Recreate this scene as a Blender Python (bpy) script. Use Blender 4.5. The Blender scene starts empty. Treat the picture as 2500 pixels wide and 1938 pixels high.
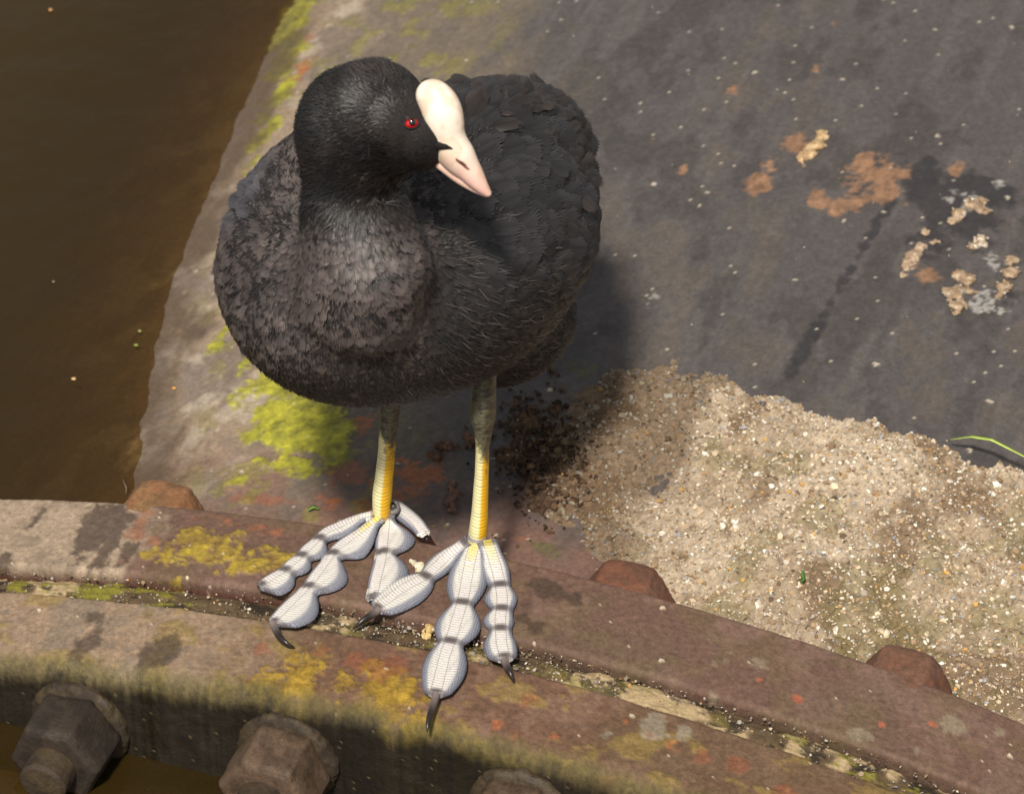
import bpy, math, random
import numpy as np
from mathutils import Vector, kdtree
random.seed(7); rng = np.random.default_rng(7)
V = lambda *a: np.array(a, float)
def nrm(v): v = np.asarray(v, float); return v/np.maximum(np.linalg.norm(v, axis=-1, keepdims=True), 1e-12)

# ------------------------------------------------------------------ camera, world, sun, exposure
PITCH = math.radians(38); DIST = 1.8; WID = .45; LENS = 36*DIST/WID
sc = bpy.context.scene
cam = bpy.data.objects.new('camera', bpy.data.cameras.new('camera')); sc.collection.objects.link(cam)
CAM = V(0, -math.cos(PITCH), math.sin(PITCH))*DIST
cam.location = CAM; cam.rotation_euler = (math.pi/2-PITCH, 0, 0)
cam.data.lens = LENS; cam.data.sensor_width = 36; cam.data.sensor_fit = 'HORIZONTAL'
cam.data.clip_start = .05; cam.data.clip_end = 200
cam.data.dof.use_dof = True; cam.data.dof.focus_distance = 1.79; cam.data.dof.aperture_fstop = 20
sc.camera = cam
SUN = nrm(V(-.12, -.55, .83))                     # direction towards the sun
el = math.asin(SUN[2]); az = math.atan2(SUN[0], SUN[1])
w = bpy.data.worlds.new('World'); sc.world = w; w.use_nodes = True
nt = w.node_tree; bg = nt.nodes['Background']; sky = nt.nodes.new('ShaderNodeTexSky')
sky.sky_type = 'NISHITA'; sky.sun_disc = False; sky.sun_elevation = el; sky.sun_rotation = az
hs = nt.nodes.new('ShaderNodeHueSaturation'); hs.inputs['Saturation'].default_value = .12
nt.links.new(sky.outputs[0], hs.inputs['Color']); nt.links.new(hs.outputs[0], bg.inputs[0]); bg.inputs[1].default_value = .075   # hazy, nearly white sky
sl = bpy.data.lights.new('sun', 'SUN'); sl.energy = 3.9; sl.angle = math.radians(6); sl.color = (1, .93, .83)
so = bpy.data.objects.new('sun', sl); sc.collection.objects.link(so)
so.rotation_euler = Vector(-SUN).to_track_quat('-Z', 'Y').to_euler()
sc.view_settings.view_transform = 'Standard'; sc.view_settings.look = 'None'
sc.view_settings.exposure = .36; sc.view_settings.gamma = 1

# ------------------------------------------------------------------ frame of the pipe joint
AZ = .3365; RAD = 1.0167; U0 = .0111; Z0 = -.0777
A = V(math.sin(AZ), math.cos(AZ), 0); P = V(math.cos(AZ), -math.sin(AZ), 0); Z = V(0, 0, 1)
WATER = -.061                                     # relative to the crest of the flange
FW = -CAM/DIST; RT = V(1, 0, 0); UP = np.cross(RT, FW)
S = 2500/2184
def ray(x, y):
    d = FW + RT*((x*S-1250)/2500*36/LENS) - UP*((y*S-969)/2500*36/LENS)
    return d
def at_y(x, y, Y):                                 # point of the view ray on the vertical plane world y = Y
    d = ray(x, y); return CAM + d*((Y-CAM[1])/d[1])
def W(t, u, z): # pipe frame -> world
    t, u, z = np.broadcast_arrays(np.asarray(t, float), np.asarray(u, float), np.asarray(z, float))
    return t[..., None]*A + (u[..., None]+U0)*P + (z[..., None]+Z0)*Z
def tuz(p): p = np.asarray(p, float); return p@A, p@P-U0, p[..., 2]-Z0
def crest(u): return np.sqrt(np.maximum(RAD**2-np.asarray(u)**2, 0))-RAD
def pipe_dr(t):
    return np.interp(t, [-.01, .0, .006, .02, .05, .13, .2, .28, .41, .6, 2], [-.034, -.034, -.037, -.038, -.0365, -.0300, -.0255, -.021, -.0155, -.011, 0])
def hit(x, y, f):                                  # view ray against z = f(t, u)
    d = ray(x, y); k0, k1 = 1.0, 3.6
    ks = np.linspace(k0, k1, 400); p = CAM+ks[:, None]*d; t, u, z = tuz(p); g = z-f(t, u)
    i = np.argmax(g < 0)
    if i == 0: return None
    a, b = ks[i-1], ks[i]
    for _ in range(25):
        m = (a+b)/2; t, u, z = tuz(CAM+m*d)
        if z-f(t, u) < 0: b = m
        else: a = m
    return CAM+b*d
f_flange = lambda t, u: crest(u)+.000
f_pipe = lambda t, u: crest(u)+pipe_dr(t)
f_water = lambda t, u: WATER+0*u

# ------------------------------------------------------------------ noise
def _h(i, j, k, s):
    n = (i*374761393 + j*668265263 + k*2147483647 + s*974634777) & 0xffffffff
    n = ((n ^ (n >> 13))*1274126177) & 0xffffffff
    n = ((n ^ (n >> 16))*2246822519) & 0xffffffff
    return ((n ^ (n >> 15)) & 0xffffff)/float(0xffffff)
def noise(x, y, z=0, s=0):
    x, y, z = np.broadcast_arrays(np.asarray(x, float), np.asarray(y, float), np.asarray(z, float))
    i, j, k = [np.floor(a).astype(np.int64) for a in (x, y, z)]
    fx, fy, fz = x-i, y-j, z-k
    fx, fy, fz = [a*a*(3-2*a) for a in (fx, fy, fz)]
    r = 0
    for a in (0, 1):
        for b in (0, 1):
            for c in (0, 1):
                r = r+_h(i+a, j+b, k+c, s)*(fx if a else 1-fx)*(fy if b else 1-fy)*(fz if c else 1-fz)
    return r
def fbm(x, y, z=0, s=0, o=4, g=.5):
    r = 0; a = 1; n = 0
    for q in range(o):
        r = r+a*noise(x, y, z, s+q*17); n += a; a *= g; x, y, z = np.asarray(x)*2.03+5.1, np.asarray(y)*2.03+1.7, np.asarray(z)*2.03+3.3
    return np.clip((r/n-.5)*1.55+.5, 0, 1)
def ss(a, b, x): x = np.clip((x-a)/(b-a), 0, 1); return x*x*(3-2*x)
def lin(*c): c = np.array(c, float)/255; return np.where(c < .04, c/12.92, ((c+.055)/1.055)**2.4)

# ------------------------------------------------------------------ object helpers
def link(o, parent=None):
    sc.collection.objects.link(o)
    if parent is not None: o.parent = parent
    return o
def thing(name, label, cat, loc=(0, 0, 0), group=None):
    o = bpy.data.objects.new(name, None); o.empty_display_size = .02; o.location = [float(a) for a in loc]; link(o)
    o['label'] = label; o['category'] = cat
    if group: o['group'] = group
    return o
def tag(o, label=None, cat=None, group=None, kind=None):
    for k, v in (('label', label), ('category', cat), ('group', group), ('kind', kind)):
        if v: o[k] = v
    return o
class MB:                                          # collects vertices / faces with colour, uv and float attributes
    def __init__(s): s.v = []; s.f = []; s.c = []; s.uv = []; s.m = []; s.e = []; s.n = 0
    def add(s, v, f, c=None, uv=None, m=0, e=None):
        v = np.asarray(v, float).reshape(-1, 3); k = len(v)
        f = [np.asarray(q, np.int64)+s.n for q in (f if isinstance(f, list) else [f]) if len(q)]
        s.v.append(v); s.f += [(q, m) for q in f]
        c = np.array([1, 1, 1.]) if c is None else np.asarray(c, float)
        s.c.append(np.broadcast_to(c, (k, 3))); s.uv.append(np.zeros((k, 2)) if uv is None else np.broadcast_to(uv, (k, 2)))
        s.e.append(np.zeros(k) if e is None else np.broadcast_to(e, (k,))); s.n += k
    def build(s, name, mats, parent=None, smooth=True, origin=None):
        v = np.concatenate(s.v); me = bpy.data.meshes.new(name)
        org = np.zeros(3)
        if parent is not None: org = np.array(parent.location)
        elif origin is not None: org = np.asarray(origin, float)
        if parent is not None and parent.parent is not None: org = org+np.array(parent.parent.location)
        if parent is None and origin is None: org = v.mean(0)
        idx = np.concatenate([q.ravel() for q, _ in s.f]); tot = np.concatenate([np.full(len(q), q.shape[1]) for q, _ in s.f])
        mi = np.concatenate([np.full(len(q), m) for q, m in s.f])
        me.vertices.add(len(v)); me.vertices.foreach_set('co', (v-org).astype(np.float32).ravel())
        me.loops.add(len(idx)); me.loops.foreach_set('vertex_index', idx.astype(np.int32))
        me.polygons.add(len(tot)); me.polygons.foreach_set('loop_start', np.concatenate([[0], np.cumsum(tot)[:-1]]).astype(np.int32))
        me.polygons.foreach_set('loop_total', tot.astype(np.int32)); me.polygons.foreach_set('material_index', mi.astype(np.int32))
        me.polygons.foreach_set('use_smooth', np.full(len(tot), smooth))
        ca = me.color_attributes.new('tint', 'FLOAT_COLOR', 'POINT'); c = np.concatenate(s.c)
        ca.data.foreach_set('color', np.concatenate([c, np.ones((len(c), 1))], 1).astype(np.float32).ravel())
        ea = me.attributes.new('ext', 'FLOAT', 'POINT'); ea.data.foreach_set('value', np.concatenate(s.e).astype(np.float32))
        uvl = me.uv_layers.new(name='uv'); uvl.data.foreach_set('uv', np.concatenate(s.uv)[idx].astype(np.float32).ravel())
        me.update(calc_edges=True); me.validate()
        for m_ in (mats if isinstance(mats, list) else [mats]): me.materials.append(m_)
        o = bpy.data.objects.new(name, me); link(o, parent)
        if parent is None: o.location = org
        return o
def gridf(n, m, wrap=False):
    i = np.arange(n-1)[:, None]; j = np.arange(m if wrap else m-1)[None, :]; j2 = (j+1) % m
    return np.stack([i*m+j, i*m+j2, (i+1)*m+j2, (i+1)*m+j], -1).reshape(-1, 4)

# ------------------------------------------------------------------ materials
def mat(name, rough=.8, spec=.3, nscale=900, namt=.25, bscale=700, bamt=.3, bdist=.0006, base=None, coat=0, sss=0, nscale2=None, metal=0):
    m = bpy.data.materials.new(name); m.use_nodes = True; n = m.node_tree.nodes; l = m.node_tree.links
    b = n['Principled BSDF']; b.inputs['Roughness'].default_value = rough; b.inputs['Specular IOR Level'].default_value = spec
    b.inputs['Metallic'].default_value = metal
    if coat: b.inputs['Coat Weight'].default_value = coat; b.inputs['Coat Roughness'].default_value = .15
    if sss: b.inputs['Subsurface Weight'].default_value = sss; b.inputs['Subsurface Scale'].default_value = .004
    at = n.new('ShaderNodeAttribute'); at.attribute_name = 'tint'
    tc = n.new('ShaderNodeNewGeometry')
    nz = n.new('ShaderNodeTexNoise'); nz.inputs['Scale'].default_value = nscale; nz.inputs['Detail'].default_value = 8; nz.inputs['Roughness'].default_value = .8
    l.new(tc.outputs['Position'], nz.inputs['Vector'])
    mr = n.new('ShaderNodeMapRange'); mr.inputs['From Min'].default_value = .3; mr.inputs['From Max'].default_value = .7
    mr.inputs['To Min'].default_value = 1-namt; mr.inputs['To Max'].default_value = 1+namt; mr.clamp = False
    l.new(nz.outputs['Fac'], mr.inputs['Value'])
    mx = n.new('ShaderNodeVectorMath'); mx.operation = 'SCALE'; l.new(at.outputs['Color'], mx.inputs[0]); l.new(mr.outputs[0], mx.inputs['Scale'])
    l.new(mx.outputs[0], b.inputs['Base Color'])
    if bamt:
        n2 = n.new('ShaderNodeTexNoise'); n2.inputs['Scale'].default_value = bscale; n2.inputs['Detail'].default_value = 6; n2.inputs['Roughness'].default_value = .7
        l.new(tc.outputs['Position'], n2.inputs['Vector'])
        bp = n.new('ShaderNodeBump'); bp.inputs['Strength'].default_value = bamt; bp.inputs['Distance'].default_value = bdist
        l.new(n2.outputs['Fac'], bp.inputs['Height']); l.new(bp.outputs[0], b.inputs['Normal'])
    # wetness / gloss from 'ext'
    return m
def wet(m, dry, wet_r):
    n = m.node_tree.nodes; l = m.node_tree.links; a = n.new('ShaderNodeAttribute'); a.attribute_name = 'ext'
    mr = n.new('ShaderNodeMapRange'); mr.inputs['To Min'].default_value = dry; mr.inputs['To Max'].default_value = wet_r
    l.new(a.outputs['Fac'], mr.inputs['Value']); l.new(mr.outputs[0], n['Principled BSDF'].inputs['Roughness']); return m
M_iron = wet(mat('weathered_iron', .75, .35, 420, .42, 330, .75, .0009), .72, .38)
M_pipe = wet(mat('pipe_coating', .7, .4, 460, .34, 380, .6, .0007), .62, .35)
M_grit = mat('shell_grit', .9, .2, 1600, .3, 1200, .7, .001)
M_chip = mat('shell_chip', .6, .4, 900, .12, 800, .2, .0003)
M_mud = mat('dried_mud', .95, .15, 1500, .35, 900, .9, .0012)
M_feather = mat('feather', .5, .45, 1800, .3, 2500, .25, .0003)
M_skin = mat('dark_skin', .8, .2, 900, .2, 900, .2)
M_bill = mat('bill', .36, .45, 160, .035, 900, .06, .0002, sss=.12)
M_claw = mat('claw', .3, .5, 500, .2, 900, .1, .0002)
M_leaf = mat('leaf', .5, .4, 500, .2, 900, .2, .0003)
M_eye = mat('eye', .08, .6, 500, .05, 900, 0, coat=1)

# ------------------------------------------------------------------ implicit surfaces
def smin(a, b, k): h = np.clip(.5+.5*(b-a)/k, 0, 1); return b*(1-h)+a*h-k*h*(1-h)
def sd_ell(p, c, R, r):
    q = (p-c)@R.T; r = np.asarray(r, float); k0 = np.linalg.norm(q/r, axis=-1); k1 = np.linalg.norm(q/(r*r), axis=-1)
    return k0*(k0-1)/np.maximum(k1, 1e-9)
def sd_chain(p, pts, rs):
    d = None
    for a, b, ra, rb in zip(pts[:-1], pts[1:], rs[:-1], rs[1:]):
        ab = b-a; h = np.clip((p-a)@ab/(ab@ab), 0, 1); e = np.linalg.norm(p-a-h[..., None]*ab, axis=-1)-(ra+(rb-ra)*h)
        d = e if d is None else np.minimum(d, e)
    return d
def nets(f, lo, hi, h):
    n = [int(math.ceil((b-a)/h))+1 for a, b in zip(lo, hi)]
    g = [lo[i]+h*np.arange(n[i]) for i in range(3)]
    p = np.stack(np.meshgrid(*g, indexing='ij'), -1); d = f(p.reshape(-1, 3)).reshape(n)
    cn = [k-1 for k in n]; acc = np.zeros(cn+[3]); cnt = np.zeros(cn)
    for ax in range(3):
        sl0 = [slice(None)]*3; sl1 = [slice(None)]*3; sl0[ax] = slice(0, -1); sl1[ax] = slice(1, None)
        d0, d1 = d[tuple(sl0)], d[tuple(sl1)]; cr = (d0 < 0) != (d1 < 0)
        with np.errstate(all='ignore'): tt = np.where(cr, d0/(d0-d1), 0)
        pos = p[tuple(sl0)].copy(); pos[..., ax] += tt*h
        oth = [i for i in range(3) if i != ax]
        for da in (0, 1):
            for db in (0, 1):
                s = [slice(None)]*3
                s[oth[0]] = slice(da, da+cn[oth[0]]); s[oth[1]] = slice(db, db+cn[oth[1]])
                c_ = cr[tuple(s)]; acc += pos[tuple(s)]*c_[..., None]; cnt += c_
    act = cnt > 0; vid = -np.ones(cn, int); vid[act] = np.arange(act.sum()); v = acc[act]/cnt[act][:, None]
    fs = []
    for ax in range(3):
        a1, a2 = [(1, 2), (2, 0), (0, 1)][ax]
        sl0 = [slice(1, -1)]*3; sl1 = [slice(1, -1)]*3; sl0[ax] = slice(0, -1); sl1[ax] = slice(1, None)
        d0, d1 = d[tuple(sl0)], d[tuple(sl1)]
        for sign in (0, 1):
            I = np.argwhere(((d0 < 0) & (d1 >= 0)) if sign == 0 else ((d0 >= 0) & (d1 < 0)))
            if not len(I): continue
            for_ = [0]*3; base = I.copy()
            for k in (a1, a2): base[:, k] += 1
            def gv(o1, o2):
                q = base.copy(); q[:, a1] -= o1; q[:, a2] -= o2; return vid[q[:, 0], q[:, 1], q[:, 2]]
            q = [gv(1, 1), gv(0, 1), gv(0, 0), gv(1, 0)]
            if sign: q = q[::-1]
            fs.append(np.stack(q, 1))
    return v, np.concatenate(fs)
def sgrad(f, p, e=4e-4):
    g = np.stack([f(p+e*np.eye(3)[i])-f(p-e*np.eye(3)[i]) for i in range(3)], -1)/(2*e); return nrm(g)
def rounded_lathe(profile):
    return np.asarray(profile)

# ------------------------------------------------------------------ colour painting in the pipe frame
def blobs(t, u, lst, f, k=.35, ns=60, seed=1, stretch=1.0):
    """lst of (px, py, size across, size along in px); returns a soft mask broken up by noise"""
    r = np.zeros_like(t)
    for (x, y, ru, rt, *a) in lst:
        h = hit(x, y, f)
        if h is None: continue
        t0, u0, _ = tuz(h); am = a[0] if a else 1
        # px sizes to metres: image x -> u, image y -> t (foreshortened)
        su, st = ru*.00021, rt*.00034
        du, dt = (u-u0), (t-t0)
        r = np.maximum(r, am*np.exp(-((du/su)**2+(dt/st)**2)*.45))
    n = fbm(t*ns*stretch, u*ns, 0, seed, 6, .72)
    return ss(.44, .66, r*.86+(n-.5)*(.55+k)*np.clip(r*2.2, 0, 1))
def mixc(c, col, m): return c*(1-m[..., None])+np.asarray(col)*m[..., None]
def specks(t, u, cell, frac, s):                   # sparse tiny dots
    i = np.floor(t/cell).astype(np.int64); j = np.floor(u/cell).astype(np.int64)
    cx = (i+.25+.5*_h(i, j, 0, s))*cell; cy = (j+.25+.5*_h(i, j, 1, s))*cell
    r = cell*.15*(.3+.7*_h(i, j, 2, s)); return ((t-cx)**2+(u-cy)**2 < r*r) & (_h(i, j, 3, s) < frac)

# ================================================================== THE PIPE WITH ITS REAR FLANGE
def paint_pipe(t, u):
    big = fbm(t*6, u*14, 0, 3, 4); mid = fbm(t*30, u*60, 0, 5, 5, .6); fine = fbm(t*300, u*400, 0, 9, 4, .7)
    streak = fbm(t*14, u*150, 0, 11, 4, .6)
    grey = lin(75, 70, 69); c = np.broadcast_to(grey, t.shape+(3,)).copy()
    c = mixc(c, lin(88, 82, 79), ss(.42, .8, streak)*.5)
    c = mixc(c, lin(62, 58, 56), ss(.52, .7, 1-mid)*.7)
    c = mixc(c, lin(98, 86, 68), ss(.55, .68, mid)*ss(.45, .65, big)*.18)
    # bare weathered side towards the water
    w = u-np.interp(t, [.05, .13, .2, .28, .41, .475, .8], [-.222, -.25, -.272, -.287, -.305, -.312, -.33])
    left = ss(.10, .03, w+(mid-.5)*.07+(big-.5)*.03)
    c = mixc(c, lin(140, 122, 103), left*.95)
    c = mixc(c, lin(108, 96, 88), left*ss(.45, .65, mid)*.7)
    c = mixc(c, lin(164, 150, 134), left*ss(.58, .72, fbm(t*50, u*70, 0, 21, 4))*.7)
    midl = ss(.19, .09, w+(mid-.5)*.09)*(1-left)
    c = mixc(c, lin(112, 100, 84), midl*.8)
    # reddish ground near the flange
    rd = ss(.085, .02, t+(mid-.5)*.07)*ss(.08, .0, u)*ss(-.25, -.18, u)
    c = mixc(c, lin(112, 84, 72), rd*.9)
    c = mixc(c, lin(92, 78, 68), ss(.06, .0, t)*ss(.0, .06, u)*.7)
    c = mixc(c, lin(150, 90, 54), .8*blobs(t, u, [(880, 1000, 55, 30), (760, 1075, 90, 14, .8), (850, 1040, 60, 20), (770, 905, 30, 22, .85), (655, 85, 20, 22, .9), (640, 150, 22, 40, .8), (1120, 1150, 30, 20, .7)], f_pipe, .5, 120, 31))
    c = mixc(c, lin(126, 86, 68), blobs(t, u, [(740, 1010, 50, 25, .7), (560, 1065, 110, 12, .75), (760, 900, 40, 20, .7), (1160, 1000, 60, 40, .55)], f_pipe, .5, 100, 33))
    ms = blobs(t, u, [(645, 900, 78, 62, 1.3), (570, 890, 45, 60, .9), (540, 820, 40, 45, .85), (610, 965, 60, 36, .9), (600, 820, 55, 45), (690, 945, 55, 40, 1.1), (560, 760, 40, 40, .85), (520, 1020, 38, 22, .75), (500, 640, 25, 40, .7), (470, 720, 22, 40, .6),
        (622, 50, 34, 80, 1.2), (606, 130, 34, 70, 1.15), (586, 215, 32, 60, 1.05), (562, 290, 28, 50, .9), (645, 5, 30, 60, 1.15), (530, 360, 22, 40, .75), (850, 1080, 40, 14, .6), (960, 1120, 40, 16, .6), (650, 1000, 60, 20, .7)], f_pipe, .62, 110, 41)
    n2 = fbm(t*250, u*250, 0, 43, 3, .6)
    gc = lin(104, 102, 34)*(1-n2[..., None])+lin(172, 168, 46)*n2[..., None]
    c = c*(1-ms[..., None]*.93)+gc*ms[..., None]*.93
    c = mixc(c, lin(118, 112, 50), ss(.56, .7, fbm(t*70, u*90, 0, 47, 5, .65))*ss(.17, .10, w)*ss(.0, .06, w)*.55*(1-ms))
    c = mixc(c, lin(84, 84, 44), blobs(t, u, [(1260, 790, 60, 20, .6), (1010, 1130, 40, 14, .6), (1150, 1170, 60, 14, .7)], f_pipe, .6, 160, 49)*.6)
    # right-hand side: rusty patches, soot ring, dark streak
    br = blobs(t, u, [(1860, 375, 62, 45, 1.1), (1800, 430, 48, 26, .95), (1890, 420, 34, 26), (1615, 395, 26, 28), (1645, 350, 26, 20, .8), (1700, 305, 34, 22, .9), (1745, 420, 26, 18, .9), (1458, 362, 9, 8, 1.2), (1560, 195, 15, 16, .8), (1745, 135, 20, 30, .75), (1775, 60, 18, 20, .5), (1985, 590, 34, 18, .7), (2040, 360, 16, 14), (1940, 560, 30, 18, .7), (1745, 430, 20, 12)], f_pipe, .55, 130, 51)
    dk = blobs(t, u, [(2040, 400, 110, 55, 1.0), (2010, 520, 80, 50, .85), (2090, 480, 80, 60, .9), (2130, 600, 60, 50, .8), (1985, 340, 60, 30, .8)]+[(1900-14*i, 430+24*i, 14, 16, .9) for i in range(16)], f_pipe, .5, 60, 53)
    c = mixc(c, lin(42, 40, 42), dk*.8)
    c = mixc(c, lin(130, 98, 74)*(.75+.5*fine[..., None]), br*.88)
    wh = blobs(t, u, [(2060, 430, 40, 25, .62), (2100, 640, 60, 25, .66), (2140, 560, 40, 25, .6), (1330+60, 640, 30, 20, .45), (2130, 390, 12, 10, .8)], f_pipe, .9, 260, 57)
    c = mixc(c, lin(170, 166, 160), wh*.6)
    # sandy dust towards the grit
    h = ss(.55, .72, fbm(t*160, u*160, 0, 59, 4, .7))*ss(.2, .04, t)*ss(.02, .12, u)
    c = mixc(c, lin(122, 114, 106), h*.35)
    dots = specks(t, u, .009, .03, 61) | specks(t, u, .0032, .05, 62)
    c = mixc(c, lin(196, 184, 164), dots*.75)
    c = c*(.8+.4*fine[..., None])
    # wet, silty band along the water
    z = crest(u)+pipe_dr(t); wl = ss(.008, .0, z-WATER+(mid-.5)*.012)
    c = mixc(c, lin(74, 58, 42), wl*.85)
    return c, wl*.8
ts = np.concatenate([np.linspace(-.012, .16, 190), np.linspace(.161, .75, 420), np.linspace(.76, 1.9, 60)])
us = np.concatenate([np.linspace(-.99, -.37, 40), np.linspace(-.365, .36, 620), np.linspace(.37, .99, 40)])
T_, U_ = np.meshgrid(ts, us, indexing='ij')
def pipe_z(t, u):
    th = np.arcsin(np.clip(u/RAD, -1, 1)); return crest(u)+pipe_dr(t)/np.cos(th).clip(.3, 1)
zz = pipe_z(T_, U_)+(fbm(T_*60, U_*90, 0, 71, 5, .6)-.5)*.0013+(fbm(T_*8, U_*14, 0, 73, 2)-.5)*.0015*ss(.0, .06, T_)
c, wl = paint_pipe(T_, U_)
def moss_h(c, t, u):                               # moss and lichen crusts stand proud of the metal
    g = ss(.035, .12, c[..., 1]-c[..., 2]); return g*(.00025+.0011*fbm(t*520, u*520, 0, 151, 3, .7))
zz = zz+moss_h(c, T_, U_)
pipe = thing('iron_pipe', 'huge dark coated iron pipe lying in the water, mossy on its left side', 'pipe', W(0, 0, -.05))
mb = MB(); mb.add(W(T_, U_, zz), gridf(*T_.shape), c.reshape(-1, 3), e=wl.ravel()); mb.build('barrel', M_pipe, pipe)

# flange profile: (t, dr) relative, swept round the axis
def arc_pts(c0, c1, r, a0, a1, n): return [(c0+r*math.cos(a), c1+r*math.sin(a)) for a in np.linspace(a0, a1, n)]
def resample(pts, step):
    pts = np.array(pts, float); d = np.concatenate([[0], np.cumsum(np.linalg.norm(np.diff(pts, axis=0), axis=1))])
    n = max(int(d[-1]/step), 2); s = np.linspace(0, d[-1], n+1); return np.stack([np.interp(s, d, pts[:, 0]), np.interp(s, d, pts[:, 1])], 1), s
def sweep(prof, step, u_range, ustep, painter, bump, seed, amp):
    pr, s = resample(prof, step)
    th = np.concatenate([np.linspace(-1.25, -u_range-.02, 30), np.arange(-u_range, u_range, ustep), np.linspace(u_range+.02, 1.25, 30)])
    tt = np.repeat(pr[:, 0][:, None], len(th), 1); dr = np.repeat(pr[:, 1][:, None], len(th), 1); thh = np.repeat(th[None, :], len(pr), 0)
    # outward displacement along profile normal
    tn = np.gradient(pr, axis=0); nn = np.stack([-tn[:, 1], tn[:, 0]], 1); nn = nrm(nn)
    if nn[len(nn)//2, 1] < 0: nn = -nn
    arc = thh*RAD
    d = (fbm(s[:, None]*90+0*arc, arc*90, 0, seed, 5, .6)-.5)*amp*2+(fbm(s[:, None]*20+0*arc, arc*12, 0, seed+5, 3)-.5)*amp*2
    tt = tt+d*nn[:, 0][:, None]; dr2 = dr+d*nn[:, 1][:, None]
    r = RAD+dr2; u = r*np.sin(thh); z = r*np.cos(thh)-RAD
    c, e = painter(tt, u, dr, s[:, None]+0*arc)
    z = z+moss_h(c, tt, u)*(dr > -.006)
    return W(tt, u, z), gridf(*tt.shape), c, e
def paint_back(t, u, dr, s):
    mid = fbm(t*60, u*60, 0, 103, 5, .62); big = fbm(t*10, u*10, 0, 105, 3); fine = fbm(t*450, u*450, 0, 107, 4, .7)
    c = np.broadcast_to(lin(98, 74, 62), t.shape+(3,)).copy()
    c = mixc(c, lin(116, 92, 80), ss(.5, .7, mid)*.5); c = mixc(c, lin(92, 76, 60), ss(.55, .72, big)*.4)
    c = mixc(c, lin(98, 84, 58), ss(.57, .68, fbm(t*90, u*60, 0, 109, 4))*.35)
    pale = ss(-.165, -.185, u+(mid-.5)*.03)
    c = mixc(c, lin(150, 132, 112), pale*.95); c = mixc(c, lin(126, 110, 94), pale*ss(.5, .68, mid)*.7)
    red = ss(-.012, -.002, t+(mid-.5)*.016)*ss(.06, -.03, u)*ss(-.2, -.17, u)
    c = mixc(c, lin(146, 86, 58), red*.7)
    c = mixc(c, lin(140, 86, 58), .7*blobs(t, u, [(310, 1100, 20, 20, .8), (290, 1140, 24, 20, .8), (330, 1150, 16, 14, .8), (270, 1190, 14, 14, .7), (450, 1110, 80, 10, .7), (560, 1130, 60, 12, .6)], f_flange, .6, 150, 111)*.8)
    ms = blobs(t, u, [(430, 1170, 100, 32, 1.0), (520, 1190, 70, 30, .95), (360, 1180, 50, 30, .9), (600, 1200, 40, 26, .75), (340, 1230, 60, 16, .6)], f_flange, .75, 130, 113)
    n2 = fbm(t*240, u*240, 0, 115, 3); gc = lin(112, 88, 46)*(1-n2[..., None])+lin(168, 146, 44)*n2[..., None]
    c = c*(1-ms[..., None]*.9)+gc*ms[..., None]*.9
    wt = blobs(t, u, [(215, 1110, 50, 30, 1.1), (190, 1160, 36, 40, 1.1), (225, 1180, 30, 40), (265, 1180, 18, 30, .9), (70, 1110, 16, 26, .9), (10, 1200, 30, 20), (1180, 1260, 45, 14, 1.1), (1140, 1290, 30, 30, .9), (1150, 1340, 20, 18, .8), (1225, 1270, 22, 20, .9)], f_flange, .5, 70, 117)
    c = mixc(c, c.mean()*0+lin(70, 56, 46), wt*.82)
    lich = blobs(t, u, [(1840, 1565, 26, 10, .95), (1960, 1600, 16, 10, .9), (2030, 1545, 22, 14), (2130, 1560, 14, 10, .85), (1540, 1400, 26, 26, .6), (1620, 1420, 30, 16, .6), (1520, 1480, 14, 10)], f_flange, .35, 120, 119)
    c = mixc(c, lin(136, 124, 104), lich*.55)
    c = mixc(c, lin(150, 84, 58), blobs(t, u, [(1590, 1540, 9, 5), (1620, 1450, 6, 4), (1880, 1545, 8, 5), (1060, 1200, 60, 8, .6), (1990, 1545, 8, 4), (1700, 1490, 8, 5)], f_flange, .5, 150, 121)*.8)
    c = mixc(c, lin(205, 190, 165), (specks(t, u, .009, .03, 123) | specks(t, u, .004, .03, 124))*.75)
    # the worn far and near edges and a darker tone further down the step
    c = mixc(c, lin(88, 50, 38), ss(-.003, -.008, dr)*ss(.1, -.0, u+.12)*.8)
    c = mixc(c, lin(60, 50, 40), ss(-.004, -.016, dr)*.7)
    c = c*(.78+.44*fine[..., None]); return c, wt
TB0, TB1, TG, TF1 = -.017, -.0678, -.0842, -.1322
prof = [(TB0+.006, -.06), (TB0+.006, -.036)]+[(TB0+.004, -.03), (TB0, -.012), (TB0, -.002)]+arc_pts(TB0-.0022, -.0022, .0022, 0, math.pi/2, 4)+arc_pts(TB1+.003, -.003, .003, math.pi/2, math.pi, 5)+[(TB1, -.03)]
v, f, c, e = sweep(prof, .0008, .30, .0011, paint_back, 0, 131, .00035)
mb = MB(); mb.add(v, f, c.reshape(-1, 3), e=e.ravel()); mb.build('flange', M_iron, pipe)

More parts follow.
